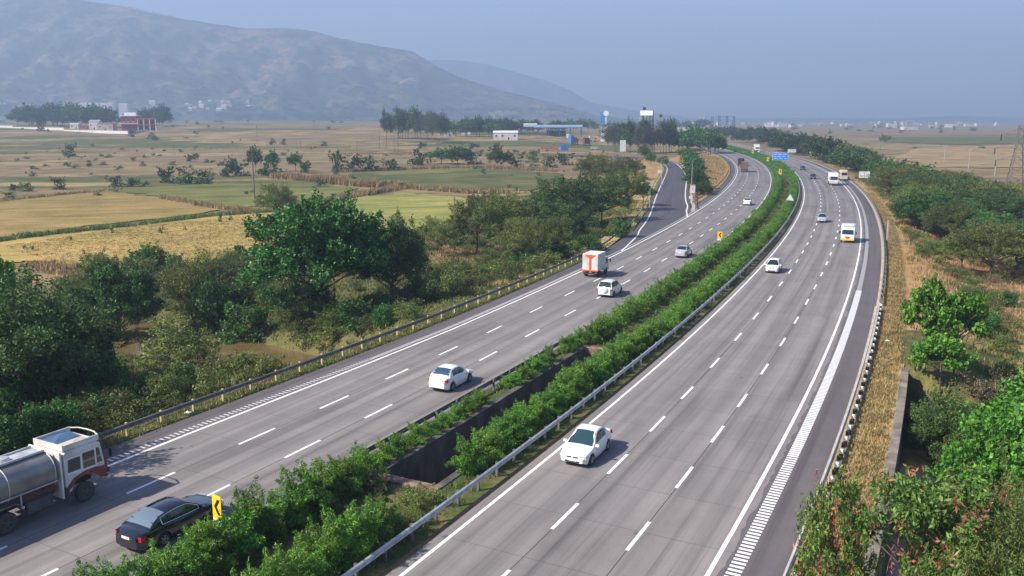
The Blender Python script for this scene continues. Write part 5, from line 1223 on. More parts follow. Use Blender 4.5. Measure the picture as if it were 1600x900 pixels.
# ---- tanker truck
def tanker():
    # wheel contacts: front axle s=-14.1, nearside tyre face o=17.8
    x, y, h_ = on_road(-14.1, 17.8 + 1.22); e = empty('tanker_truck', (x, y, 0), h_ + R(-.6), 'grey metal tanker truck with white and red cab entering at the left edge', 'truck')
    # local x=0 at front axle
    cabf, cabr, hw, zt = 1.15, -1.0, 1.2, 2.85
    mb = MB()
    # lower cab with cut wheel arch
    arch = [(cabf, .95), (.75, .95), (.62, 1.12), (.42, 1.28), (0, 1.36), (-.42, 1.28), (-.62, 1.12), (-.72, .80), (cabr, .80)]
    side = arch[::-1] and ([(cabr, 2.75), (cabr + .1, zt), (cabf - .32, zt), (cabf - .16, zt - .12), (cabf - .02, 1.75)] + arch)
    n = len(side); V_ = [(a, -hw, b_) for a, b_ in side] + [(a, hw, b_) for a, b_ in side]
    mb.add(V_, [tuple(range(n)), tuple(range(2 * n - 1, n - 1, -1))] + [(i, i + n, (i + 1) % n + n, (i + 1) % n) for i in range(n)])
    mb.build('cab', M['truck_white'], e, bevel=.05)
    for sg in (-1, 1):
        w_ = MB(); yy = sg * (hw + .008); fl = (lambda p_: p_ if sg < 0 else p_[::-1])
        w_.poly(fl([(-.86, yy, 1.78), (-.18, yy, 1.78), (-.18, yy, 2.42), (-.80, yy, 2.42)])); w_.build('sleeper_window', M['window'], e)
        w_ = MB(); w_.poly(fl([(-.04, yy, 1.72), (.60, yy, 1.72), (.60, yy, 2.50), (-.04, yy, 2.50)])); w_.build('door_window', M['glass'], e)
        w_ = MB(); w_.poly(fl([(.70, yy, 1.76), (1.0, yy, 1.76), (.86, yy, 2.52), (.70, yy, 2.55)])); w_.build('quarter_window', M['glass'], e)
        f_ = MB()
        for (a0, b0, a1, b1) in [(-.11, 1.68, -.11, 2.54), (.65, 1.68, .65, 2.56), (-.11, 1.66, .66, 1.66), (-.9, 1.72, -.15, 1.72), (-.9, 2.46, -.15, 2.46)]:
            f_.tube([(a0, sg * (hw + .012), b0), (a1, sg * (hw + .012), b1)], .028, 5)
        f_.build('window_frame', M['white'], e)
        r_ = MB(); rp_ = [(cabf, .95), (.80, .95), (.66, 1.12), (.45, 1.30), (0, 1.38), (-.45, 1.30), (-.7, 1.02), (-.95, .85), (-.95, 1.12), (-.6, 1.45), (0, 1.6), (.6, 1.58), (cabf, 1.5)]
        r_.poly([(a, sg * (hw + .012), b_) for a, b_ in (rp_ if sg < 0 else rp_[::-1])]); r_.build('wheel_arch_panel', M['rust_red'], e)
        m_ = MB(); m_.tube([(cabf - .1, sg * hw, 2.35), (cabf + .22, sg * (hw + .12), 2.45), (cabf + .26, sg * (hw + .14), 2.3)], .02, 5); m_.box((cabf + .24, sg * (hw + .14), 2.12), (.05, .2, .42)); m_.build('mirror', M['black'], e)
    ws = MB(); ws.add([(cabf + .012, -1.0, 1.62), (cabf + .012, 1.0, 1.62), (cabf - .135, .98, 2.62), (cabf - .135, -.98, 2.62)], [(0, 1, 2, 3)]); ws.build('windscreen', M['glass'], e)
    bm_ = MB(); bm_.box((cabf + .09, 0, 1.18), (.26, 2.42, .22)); bm_.box((cabf + .05, 0, .92), (.18, 2.3, .12)); bm_.build('bumper', M['chassis'], e, bevel=.03)
    gp = MB(); gp.box((cabf + .03, 0, 1.46), (.10, 2.36, .38)); gp.box((cabf + .04, -1.16, 1.6), (.12, .12, .75)); gp.box((cabf + .04, 1.16, 1.6), (.12, .12, .75)); gp.build('front_panel', M['rust_red'], e, bevel=.02)
    for sg in (-1, 1): hl = MB(); hl.box((cabf + .20, sg * .9, 1.2), (.06, .3, .16)); hl.build('headlight', M['headlamp'], e)
    # roof rack: tray with side boards and blue tarp
    rk = MB(); rk.box((0.02, 0, zt + .03), (1.9, 2.2, .05))
    for sg in (-1, 1): rk.box((0.0, sg * 1.1, zt + .18), (1.95, .04, .26))
    rk.box((-.95, 0, zt + .18), (.05, 2.2, .3)); rk.tube([(.95, -1.1, zt + .26), (1.12, -.6, zt + .30), (1.15, 0, zt + .31), (1.12, .6, zt + .30), (.95, 1.1, zt + .26)], .035, 6); rk.build('roof_rack', M['truck_white'], e)
    tp = MB(); tp.add([(-.85, -.2, zt + .10), (.8, .0, zt + .10), (.8, 1.0, zt + .16), (-.85, 1.0, zt + .2), (0, .5, zt + .28)], [(0, 1, 4), (1, 2, 4), (2, 3, 4), (3, 0, 4)]); tp.build('tarpaulin', plain('blue_tarp', (.06, .12, .22), .6, noise=.3), e)
    ck = MB(); ck.add([(-.6, -.95, zt + .06), (.75, -.9, zt + .06), (.8, -.1, zt + .1), (-.7, -.2, zt + .12), (.1, -.5, zt + .2)], [(0, 1, 4), (1, 2, 4), (2, 3, 4), (3, 0, 4)]); ck.build('folded_cloth', M['cream'], e)
    # chassis, fenders
    ch = MB(); [ch.box((-3.9, sg * .42, .88), (9.4, .12, .26)) for sg in (-1, 1)]; ch.box((-4, 0, .9), (1, .9, .1)); ch.build('chassis', M['chassis'], e)
    # shield behind cab
    sh_ = MB(); sh_.box((-1.16, 0, 1.75), (.10, 2.4, 2.35)); sh_.build('cab_guard', M['truck_white'], e, bevel=.03)
    mf = MB(); mf.box((-1.0, -1.16, .72), (.06, .45, .75)); mf.box((-1.0, 1.16, .72), (.06, .45, .75)); mf.build('mud_flap', M['concrete_dark'], e)
    # tank: rounded ellipse section, bulged head
    tk = MB(); nn_ = 40; x0, x1 = -1.42, -8.6; a_, b2, zc = 1.2, .93, 2.05
    prof = [(x0 + .26, .02), (x0 + .22, .45), (x0 + .1, .8), (x0, 1.0)] + [(x0 + (x1 - x0) * t, 1.0) for t in np.linspace(.05, .95, 12)] + [(x1, 1.0), (x1 - .1, .8), (x1 - .22, .4), (x1 - .26, .02)]
    for (xx, k) in prof:
        for j in range(nn_):
            t = 2 * math.pi * j / nn_; c_, s_ = math.cos(t), math.sin(t); pw = .8; tk.v.append((xx, a_ * k * math.copysign(abs(c_) ** pw, c_), zc + b2 * k * math.copysign(abs(s_) ** pw, s_)))
    for i in range(len(prof) - 1):
        for j in range(nn_): tk.f.append((i*nn_+j, (i+1)*nn_+j, (i+1)*nn_+(j+1) % nn_, i*nn_+(j+1) % nn_)); tk.m.append(0)
    to = tk.build('tank', M['tank'], e, smooth=True)
    for xx in (x0 - .05, x0 - 2.3, x0 - 4.6):
        rb_ = MB(); pts = []
        for j in range(33):
            t = 2 * math.pi * j / 32; c_, s_ = math.cos(t), math.sin(t); pts.append((xx, a_ * 1.012 * math.copysign(abs(c_) ** .8, c_), zc + b2 * 1.012 * math.copysign(abs(s_) ** .8, s_)))
        rb_.tube(pts, .028, 5, cap=False); rb_.build('tank_band', M['steel'], to)
    bt = MB()
    for sg in (-1, 1):
        bt.box((-4.9, sg * 1.205, zc - .42), (7.0, .05, .05))
    bt.build('side_rail', M['steel'], to)
    ct = MB()
    for sg in (-1, 1): ct.box((-4.7, sg * .5, zc + .99), (6.4, .07, .10)); 
    ct.box((-4.7, 0, zc + .93), (6.4, .95, .04)); ct.build('catwalk', M['steel'], to)
    for xx in (-3.2, -5.4): md = MB(); md.lathe([(.3, 0), (.3, .14), (.26, .2), (.01, .22)], 18, 0, Matrix.Translation((xx, 0, zc + .92)) @ Matrix.Rotation(R(90), 4, 'X')); md.build('manhole', M['steel'], to, smooth=True)
    # dark red skirt beneath the tank, tool box, struts
    sk = MB(); [sk.box((-2.8, sg * 1.0, 1.25), (2.7, .06, .32)) for sg in (-1, 1)]; sk.build('side_skirt', M['skirt'], e)
    for sg in (-1, 1):
        tb_ = MB(); tb_.box((-2.35, sg * 1.02, .82), (1.25, .42, .52))
        for k in range(6): tb_.box((-2.9 + k * .22, sg * 1.245, .82), (.07, .03, .5))
        tb_.build('tool_box', plain('dusty_tool_box', (.085, .085, .10), .7, noise=.4), e, bevel=.02)
        stt = MB(); stt.tube([(-3.2, sg * 1.15, 1.7), (-3.22, sg * 1.15, .95)], .035, 6); stt.build('strut', M['steel'], e)
        fd = MB(); pts = [(-4.9 + 1.0 * math.cos(t), 1.18 + .55 * math.sin(t) * .6) for t in np.linspace(math.pi, 0, 9)]
        pts = [(-3.15, .85), (-3.3, 1.18), (-3.55, 1.30), (-5.6, 1.30), (-5.85, 1.18), (-6.0, .85)]
        for (p_, q_) in zip(pts[:-1], pts[1:]): fd.add([(p_[0], sg * .72, p_[1]), (q_[0], sg * .72, q_[1]), (q_[0], sg * 1.25, q_[1]), (p_[0], sg * 1.25, p_[1]), (p_[0], sg * .72, p_[1] - .04), (q_[0], sg * .72, q_[1] - .04), (q_[0], sg * 1.25, q_[1] - .04), (p_[0], sg * 1.25, p_[1] - .04)], [(0, 1, 2, 3), (7, 6, 5, 4), (3, 2, 6, 7), (0, 4, 5, 1)])
        fd.build('fender', M['dull_steel'], e)
        wheel(e, 0, sg * 1.07, .50, .28, 'rim_d', 'dusty_rubber', sg)
        for xx in (-3.95, -5.25): wheel(e, xx, sg * .98, .50, .46, 'rim_d', 'dusty_rubber', sg)
        dl = MB(); dl.box((-3.18, sg * 1.2, .98), (.1, .06, .1)); dl.build('side_lamp', M['white_flat'], e)
    return e
tanker()

# ---- simple trucks, each from its own dimensions
def truck(name, label, s_, o_, back, Lb, Hb, Wb, bodym, cabm, cab_l=1.5, cab_h=2.3, deck=.85, kind='box', wr=.4, cat='truck'):
    x, y, h_ = on_road(s_, o_, back); e = empty(name, (x, y, .004), h_, label, cat); hw = Wb / 2; tot = Lb + cab_l; xf = tot / 2; xr = -tot / 2; cr_ = xf - cab_l
    c = MB(); side = [(cr_ + .06, .55), (cr_ + .06, cab_h), (xf - .42, cab_h), (xf - .28, cab_h - .08), (xf - .04, cab_h * .58), (xf, cab_h * .5), (xf, .5)]
    n = len(side); c.add([(a, -hw * .95, b_) for a, b_ in side] + [(a, hw * .95, b_) for a, b_ in side], [tuple(range(n)), tuple(range(2*n-1, n-1, -1))] + [(i, i+n, (i+1) % n + n, (i+1) % n) for i in range(n)]); c.build('cab', M[cabm], e, bevel=.05)
    w_ = MB(); za, zb_ = cab_h * .60, cab_h - .14; t0 = xf - .055; t1 = xf - .28
    w_.add([(t0 + .01, -hw * .85, za), (t0 + .01, hw * .85, za), (t1 + .03, hw * .80, zb_), (t1 + .03, -hw * .80, zb_)], [(0, 1, 2, 3)]); w_.build('windscreen', M['glass'], e)
    for sg in (-1, 1):
        q = MB(); q.poly([(cr_ + .3, sg * (hw * .95 + .01), za), (xf - .2, sg * (hw * .95 + .01), za), (xf - .4, sg * (hw * .95 + .01), zb_), (cr_ + .3, sg * (hw * .95 + .01), zb_)][::sg * -1 if sg < 0 else -1]); q.build('side_window', M['glass'], e)
        m_ = MB(); m_.tube([(xf - .2, sg * hw * .95, cab_h * .8), (xf, sg * (hw + .15), cab_h * .8)], .02, 5); m_.box((xf, sg * (hw + .17), cab_h * .74), (.05, .16, .34)); m_.build('mirror', M['black'], e)
        hl = MB(); hl.box((xf + .01, sg * hw * .7, cab_h * .34), (.04, .28, .15)); hl.build('headlight', M['headlamp'], e)
        tl = MB(); tl.box((xr - .01, sg * hw * .8, .68), (.04, .2, .12)); tl.build('tail_light', M['red'], e)
        wheel(e, xf - .85, sg * (hw - .14), wr, .22, 'rim_d', 'rubber', sg); wheel(e, xr + .95, sg * (hw - .18), wr, .34, 'rim_d', 'rubber', sg)
    bp_ = MB(); bp_.box((xf + .04, 0, .52), (.14, Wb * .95, .22)); bp_.box((xr - .02, 0, .52), (.1, Wb * .9, .14)); bp_.build('bumper', M['yellow'] if kind == 'open' else M['chassis'], e, bevel=.02)
    chs = MB(); [chs.box((0, sg * .38, deck - .18), (tot - .3, .1, .2)) for sg in (-1, 1)]; chs.build('chassis', M['chassis'], e)
    b_ = MB(); b_.box(((xr + cr_) / 2, 0, (deck + Hb) / 2), (Lb - .06, Wb, Hb - deck)); bo = b_.build('cargo_box', M[bodym], e, bevel=.04)
    rb_ = MB()
    for k in range(6):
        for sg in (-1, 1): rb_.box((xr + Lb * (k + .5) / 6, sg * (hw + .01), (deck + Hb) / 2), (.04, .025, Hb - deck - .1))
    rb_.build('box_rib', M[bodym], bo)
    return e, xr, xf, hw, deck, Hb, cr_
e, xr, xf, hw, dk, Hb, cr_ = truck('box_truck', 'white box truck with orange funnel shape on its rear doors', 57.7, 17.55, False, 2.9, 2.85, 1.95, 'truck_white', 'truck_white', 1.4, 2.1)
fu = MB(); xx = xr + .0; yy = .0
fu.add([(xx - .012, -.72, Hb - .10), (xx - .012, .72, Hb - .10), (xx - .012, .13, Hb - .52), (xx - .012, .13, dk + .16), (xx - .012, -.13, dk + .16), (xx - .012, -.13, Hb - .52)], [(0, 5, 2, 1), (5, 4, 3, 2)]); fu.build('orange_mark', M['orange'], e)
fb_ = MB(); fb_.box((xr - .03, 0, dk + .02), (.06, 2.0, .16)); fb_.build('rear_sill', M['orange'], e)
e, xr, xf, hw, dk, Hb, cr_ = truck('cargo_truck', 'brown tarpaulin covered truck ahead on the left carriageway bend', 286, 17.6, False, 5.6, 3.5, 2.4, 'brown_tarp', 'chassis', 1.8, 2.6, 1.0, wr=.48)
e, xr, xf, hw, dk, Hb, cr_ = truck('pickup_truck', 'white small truck with orange and yellow decorated front', 101.6, -9.3, True, 3.0, 2.55, 2.0, 'white', 'white', 1.6, 2.15, .8, kind='open')
gr_ = MB(); gr_.add([(xf + .012, -.42, 1.02), (xf + .012, .42, 1.02), (xf + .012, .24, .62), (xf + .012, -.24, .62)], [(0, 1, 2, 3)]); gr_.build('front_emblem_panel', M['orange'], e)
for sg in (-1, 1): gy = MB(); gy.box((xf + .02, sg * .62, .56), (.04, .5, .12)); gy.build('yellow_trim', M['yellow'], e)
tpq = MB(); tpq.box((cr_ - .2, 0, 2.62), (.9, 1.7, .18)); tpq.build('roof_carrier', M['white'], e, bevel=.05)
truck('cargo_truck', 'white truck heading the pair where the right shoulder narrows', 226, -8.3, True, 6.2, 3.5, 2.4, 'white', 'truck_white', 1.8, 2.7, 1.0, wr=.48)
truck('cargo_truck', 'far white truck on the right carriageway near the vanishing point', 497, -5.6, True, 6.5, 4.2, 2.6, 'white', 'white', 1.8, 2.8, 1.0, wr=.48)
truck('cargo_truck', 'dark truck ahead of the brown covered truck', 330, 18.1, False, 4.6, 3.0, 2.3, 'chassis', 'chassis', 1.7, 2.6, 1.0, wr=.48)
def bus(label, s_, o_, back):
    x, y, h_ = on_road(s_, o_, back); e = empty('bus', (x, y, .004), h_, label, 'bus'); L_, hw, H = 8.0, 1.18, 3.05
    b = MB(); us = [-1, -.97, -.9, -.5, 0, .5, .88, .96, 1]
    for u in us:
        k = 1 - .16 * abs(u) ** 12; zt = H * (1 - .10 * abs(u) ** 14)
        for a, z in [(-.96, .45), (-1, .6), (-1, 1.5), (-.97, zt * .9), (-.8, zt), (0, zt + .06), (.8, zt), (.97, zt * .9), (1, 1.5), (1, .6), (.96, .45)]: b.v.append((u * L_ / 2, a * hw * k, z))
    for i in range(len(us) - 1):
        for k in range(11): b.f.append((i*11+k, (i+1)*11+k, (i+1)*11+(k+1) % 11, i*11+(k+1) % 11)); b.m.append(0)
    b.f += [tuple(range(11)), tuple((len(us)-1)*11 + k for k in range(11))[::-1]]; b.m += [0, 0]; b.build('body', M['cream'], e, smooth=True)
    w_ = MB(); w_.box((L_ / 2 - .05, 0, 2.02), (.12, 1.72, .82)); w_.build('windscreen', M['glass'], e, bevel=.04)
    w_ = MB(); w_.box((-L_ / 2 + .05, 0, 2.1), (.12, 1.6, .6)); w_.build('rear_window', M['glass'], e, bevel=.04)
    for sg in (-1, 1):
        for k in range(5): q = MB(); q.box((-2.9 + k * 1.4, sg * (hw - .005), 2.05), (1.15, .05, .66)); q.build('side_window', M['glass'], e)
        st_ = MB(); st_.box((0, sg * (hw + .003), 1.2), (7.2, .02, .22)); st_.build('stripe', M['rust_red'], e)
        wheel(e, 2.5, sg * (hw - .15), .45, .25, 'rim_d', 'rubber', sg); wheel(e, -2.3, sg * (hw - .18), .45, .3, 'rim_d', 'rubber', sg)
        hl = MB(); hl.box((L_ / 2 - .01, sg * .75, .85), (.06, .3, .18)); hl.build('headlight', M['headlamp'], e)
    return e
bus('cream bus standing on the shoulder behind the white truck', 249, -12.7, True)

# ------------------------------------------------------------ guardrails
WPROF = [(0, .0), (.07, .04), (.07, .10), (.0, .15), (.07, .20), (.07, .27), (.0, .31)]
def guardrail(path, label, m_beam, m_post, zb=.46, step=2.0, face=1, name='guardrail', posts=True, pm2=None, group=None):
    """path: list of (x,y); W-shaped beam with posts and spacer blocks"""
    P_ = np.array(path); d = np.gradient(P_, axis=0); d /= np.linalg.norm(d, axis=1)[:, None]; nn_ = np.stack([-d[:, 1], d[:, 0]], 1) * face
    e = empty(name, (P_[0, 0], P_[0, 1], 0), 0, label, 'guardrail', group); ox, oy = P_[0]
    b = MB(); k = len(WPROF)
    for i in range(len(P_)):
        for (a, z) in WPROF: b.v.append((P_[i, 0] + nn_[i, 0] * a - ox, P_[i, 1] + nn_[i, 1] * a - oy, zb + z))
        if i:
            for j in range(k - 1): b.f.append(((i-1)*k+j, i*k+j, i*k+j+1, (i-1)*k+j+1)); b.m.append(0)
    bo = b.build('beam', m_beam, e); sm = bo.modifiers.new('t', 'SOLIDIFY'); sm.thickness = .012; sm.offset = 0
    L_ = np.r_[0, np.cumsum(np.linalg.norm(np.diff(P_, axis=0), axis=1))]; u = 0; n = 0; far = MB(); tmpl = {}
    while u < L_[-1]:
        x = np.interp(u, L_, P_[:, 0]) - ox; y = np.interp(u, L_, P_[:, 1]) - oy; i = min(int(np.searchsorted(L_, u)), len(P_) - 1); a = math.atan2(d[i, 1], d[i, 0])
        if n < 90:
            if 'p' not in tmpl:
                p_ = MB(); p_.box((0, -.10 * face, .28), (.10, .13, 1.05)); p_.box((0, -.02 * face, zb + .14), (.09, .10, .28)); po = p_.build('post', m_post, e); tmpl['p'] = po.data
                if pm2:
                    q = MB(); q.box((0, .078 * face, zb + .15), (.22, .02, .26)); tmpl['r'] = q.build('reflector', pm2, e).data; bpy.data.objects.remove([c for c in e.children if c.name.startswith('reflector')][0])
                bpy.data.objects.remove(po)
            po = link('post', tmpl['p'], e); po.location = (x, y, 0); po.rotation_euler = (0, 0, a)
            if pm2 and n % 2 == 0: ro = link('reflector', tmpl['r'], e); ro.location = (x, y, 0); ro.rotation_euler = (0, 0, a)
        else:
            far.box((0, -.10 * face, .28), (.10, .13, 1.05), 0, Matrix.Translation((x, y, 0)) @ Matrix.Rotation(a, 4, 'Z'))
        u += step; n += 1
    if far.v: fo = far.build('far_posts', m_post, e); fo['kind'] = 'stuff'
    return e
def path_so(s0, s1, off, ds=2.5):
    f = off if callable(off) else (lambda s: off)
    return [A(s_, float(f(s_)))[:2] for s_ in np.arange(s0, s1, ds)]
yel = plain('yellow_reflector', (.75, .6, .05), .5)
guardrail(path_so(-60, 62, lambda s: EO(s) + 2.95) + [tuple(p_) for p_ in resample([A(63, 23.0)[:2], A(78, 23.4)[:2], A(91, 24.8)[:2], (19.9, 146.6), (23.2, 161), (26.9, 178), (33.5, 212), (40.6, 248.1), (54.2, 315), (60.5, 352), (62.9, 385), (60.2, 413)], 130)],
          'long dusty guardrail along the left edge continuing up the exit ramp', M['rail_dark'], plain('pale_post', (.5, .44, .2), .7), .47, 2.5, -1)
guardrail(path_so(-60, 330, 1.25), 'bright steel guardrail between the right median row and the right carriageway', M['steel'], M['dull_steel'], .5, 2.0, -1, pm2=None)
guardrail(path_so(-9, 27, lambda s: KO(s) - .4), 'guardrail half hidden by the left median row beside the left carriageway', M['rail_dark'], M['rail_dark'], .42, 2.5, 1)
guardrail(path_so(148, 420, lambda s: EO(s) + 3.0)[2:], 'guardrail round the foot of the dry island beside the far left carriageway', M['rail_dark'], M['dull_steel'], .45, 4, -1)
q = resample([(38.6, 181), (40.2, 190), (42.9, 203), (47.8, 226)], 24)
guardrail([tuple(p_) for p_ in q], 'short guardrail at the nose of the ramp island', M['rail_dark'], M['dull_steel'], .45, 2, 1)
guardrail(path_so(52, 560, -14.45), 'far guardrail along the right shoulder beyond the black and white blocks', M['dull_steel'], M['dull_steel'], .45, 3, 1)
# crash barrier with black and white painted blocks on the right
e = empty('crash_barrier', A(-30, -14.35), 0, 'steel crash barrier on black and white painted concrete blocks along the right shoulder', 'guardrail'); ox, oy, _ = A(-30, -14.35)
P_ = path_so(-30, 52, -14.3); b = MB(); kk = len(WPROF)
for i, (x, y) in enumerate(P_):
    h_ = head(-30 + i * 2.5); nx_, ny_ = -math.sin(h_), math.cos(h_)
    for (a, z) in WPROF: b.v.append((x + nx_ * a - ox, y + ny_ * a - oy, .52 + z))
    if i:
        for j in range(kk - 1): b.f.append(((i-1)*kk+j, i*kk+j, i*kk+j+1, (i-1)*kk+j+1)); b.m.append(0)
bo = b.build('beam', M['steel'], e); sm = bo.modifiers.new('t', 'SOLIDIFY'); sm.thickness = .012; sm.offset = 0
pb = MB(); pb.box((0, 0, .33), (.34, .34, .66)); pb.box((0, .0, .70), (.30, .30, .08)); 
wob = {}
for k in range(76):
    s_ = -28 + k * 1.05; x, y, _ = A(s_, -14.56); col_ = k % 2
    if col_ not in wob:
        bb = MB(); bb.box((0, 0, .14), (.24, .22, .34), 0); bb.box((0, 0, .44), (.22, .20, .24), 1); bo2 = bb.build('painted_block', [M['black'], M['white_flat']] if col_ else [M['white_flat'], M['black']], e, bevel=.015); wob[col_] = bo2
        o2 = bo2
    else: o2 = wob[col_].copy(); COL.objects.link(o2); o2.parent = e
    o2.location = (x - ox, y - oy, 0); o2.rotation_euler = (0, 0, head(s_))
# kerb stones under it
strip('barrier_kerb', -60, 52, -14.16, -13.98, .05, M['kerb'], thick=.15)

# ------------------------------------------------------------ signs
def post_(e, x, y, z0, z1, r=.04, m='dull_steel'): b = MB(); b.tube([(x, y, z0), (x, y, z1)], r, 8); return b.build('post', M[m], e)
def chevron(s_, o_, zb, rz, label, sc=1.0, faceback=False, grp=None, at=None):
    x, y, _ = A(s_, o_)
    if at: x, y = W(*at, zb)
    e = empty('chevron_sign', (x, y, 0), rz, label, 'road sign', grp)   # board faces local -Y
    w_, h_ = (.50 if at else .62) * sc, 1.15 * sc
    b = MB(); b.box((0, 0, zb + h_ / 2), (w_, .03, h_)); bd = b.build('board', M['yellow'], e, bevel=.004)
    c = MB(); z0 = zb + h_ * .62; t = .17 * sc; a = .15 * sc; v = .30 * sc
    for sg in (1, -1): c.add([(-a, -.018, z0), (-a + t, -.018, z0), (a + t * .4, -.018, z0 + sg * v), (a - t * .6, -.018, z0 + sg * v)], [(0, 1, 2, 3) if sg > 0 else (3, 2, 1, 0)])
    c.build('chevron_mark', M['black'], bd)
    f = MB(); f.box((0, -.003, zb + h_ * .10), (w_ * 1.0, .032, h_ * .2)); f.build('white_foot', M['white_flat'], bd)
    post_(e, 0, .05, -.1, zb + h_ * .9)
    return e
chevron(-12.9, 9.2, 1.35, R(-36), 'yellow chevron sign standing over the median bushes beside the black sedan', 1.2, at=(341, 821))
chevron(89.4, 8.3, .75, R(-14), 'yellow chevron sign in the left median row beyond the silver sedan', 1.15)
chevron(246, 6.3, 1.5, R(-12), 'yellow warning sign in the median below the blue direction board', 1.5)
chevron(338, 7.0, 1.5, R(-12), 'yellow and red sign just left of the blue direction board', 1.5)
chevron(430, 5.5, 1.3, R(-12), 'small far yellow sign in the median below the far white truck', 1.4)
# blue direction board on two posts, white lettering left illegible in the photo: rows of pale blocks
x, y, _ = A(318, 3.6); e = empty('direction_board', (x, y, 0), R(-14), 'blue direction board with white panels standing in the median on the bend', 'road sign')
b = MB(); b.box((0, 0, 4.3), (5.6, .12, 2.7)); bd = b.build('board', M['blue'], e, bevel=.01)
b = MB(); b.box((0, .01, 4.3), (5.8, .08, 2.9)); b.build('board_edge', M['white_flat'], e)
b = MB()
for (u0, u1, z_) in [(-2.4, -1.3, 5.1), (-.9, .5, 5.1), (1.0, 2.3, 5.1), (-2.4, -1.7, 4.35), (-1.2, .2, 4.35), (.8, 1.6, 4.35), (-2.4, -1.0, 3.6), (-.3, .9, 3.6), (1.5, 2.3, 3.6)]: b.box(((u0 + u1) / 2, -.065, z_), (u1 - u0, .02, .17))
b.build('lettering', M['white_flat'], bd)
for k in (-1.8, 1.8): post_(e, k, .15, -.1, 5.2, .09)
# triangular warning sign seen from behind/front as white triangle
x, y, _ = A(152, 2.5); e = empty('triangle_sign', (x, y, 0), R(-10), 'white triangular sign on a post in the right median row', 'road sign')
b = MB(); v = [(-.85, 0, 1.55), (.85, 0, 1.55), (0, 0, 2.95)]; b.add([(a, -.02, c_) for a, _, c_ in v] + [(a, .02, c_) for a, _, c_ in v], [(0, 1, 2), (5, 4, 3), (0, 3, 4, 1), (1, 4, 5, 2), (2, 5, 3, 0)]); b.build('board', M['white_flat'], e); post_(e, 0, .06, -.1, 2.4)
def board(px, py, top, wpx, label, name='signboard', m='white_flat', posts=2, yaw=0, thick=.08, frac=.45, zg=None, marks=None):
    x, y, z = ground(px, py) if zg is None else (*W(px, py, zg), zg)
    zt = ztop(y, top); wd = wpx / FPX * fwd(y, z); h = (zt - z) * frac; e = empty(name, (x, y, z), yaw, label, 'sign')
    b = MB(); b.box((0, 0, zt - z - h / 2), (wd, thick, h)); bd = b.build('board', M[m], e, bevel=.01)
    if posts == 2:
        for k in (-.35, .35): post_(e, wd * k, thick, -.1, zt - z - h * .3, .06)
    elif posts == 1: post_(e, 0, thick, -.1, zt - z - h * .3, .06)
    if marks:
        c = MB()
        for (u, v_, a, b__) in marks[1]: c.box(((u - .5) * wd, -thick / 2 - .006, zt - z - h + v_ * h), (a * wd, .01, b__ * h))
        c.build('marks', M[marks[0]], bd)
    return e
board(1350, 284, 268, 16, 'white information board on two posts on the right bank before the dark wood', frac=.62, yaw=R(-8), marks=('dash_grey', [(.5, .5, .04, .9), (.25, .3, .3, .12), (.75, .3, .3, .12)]))
board(1237, 242, 233, 13, 'small far white board under the trees on the right bank', frac=.6)
board(1267, 249, 237, 5, 'small white square sign on the dry right bank', frac=.5, posts=1)
board(1082, 306, 288, 7.5, 'white sign with red top on the ramp island', frac=.75, posts=1, marks=('red', [(.5, .93, .95, .12), (.5, .5, .12, .4)]))
board(1031, 275, 266, 6, 'small white round cornered sign at the ramp bend', frac=.5, posts=1)
board(973, 240, 219, 9, 'tall white upright billboard beside the ramp trees', frac=.85)
board(1079, 313, 306, 5, 'little round white marker at the nose of the island', frac=.7, posts=1)
def lamp(px, py, top, label):
    x, y, z = ground(px, py); zt = ztop(y, top); e = empty('street_lamp', (x, y, z), R(20), label, 'street lamp', None)
    b = MB(); b.tube([(0, 0, -.2), (0, 0, (zt - z) * .97)], [.09, .05], 8); b.build('pole', M['steel'], e)
    b = MB(); b.tube([(-1.1, 0, zt - z), (0, 0, (zt - z) * .96), (1.1, 0, zt - z)], .035, 6); b.build('arm', M['steel'], e)
    for sg in (-1, 1): b = MB(); b.box((sg * 1.3, 0, zt - z), (.5, .18, .09)); b.build('lamp_head', M['dull_steel'], e, bevel=.02)
lamp(1080, 305, 248, 'double armed street lamp rising from the ramp island')
lamp(1033, 292, 248, 'street lamp at the bend of the exit ramp'); lamp(1015, 325, 285, 'thin lamp post beside the ramp guardrail')

# litter and roadside marker stones
for (px_, py_, lb) in [(1386, 533, 'white scrap of litter in the dry strip right of the barrier'), (723, 653, 'white plastic bag caught beside the left median bushes'), (293, 645, 'small white scrap on the left shoulder')]:
    x, y = W(px_, py_, 0); b = MB(); b.add([(-.2, -.12, .02), (.18, -.16, .03), (.25, .1, .02), (-.1, .18, .03), (0, 0, .14)], [(0, 1, 4), (1, 2, 4), (2, 3, 4), (3, 0, 4), (3, 2, 1, 0)]); o = b.build('litter', M['white_flat']); o.location = (x, y, .0); tag(o, lb, 'litter')
x, y, _ = ground(1386, 378); e = empty('marker_post', (x, y, tz(x, y)), 0, 'pale concrete post at the foot of the dry bank right of the barrier', 'post'); b = MB(); b.box((0, 0, 1.6), (.25, .25, 3.2)); b.build('shaft', M['concrete_pole'], e, bevel=.02); b = MB(); b.box((0, 0, 3.25), (.34, .34, .12)); b.build('cap', M['concrete_pole'], e)

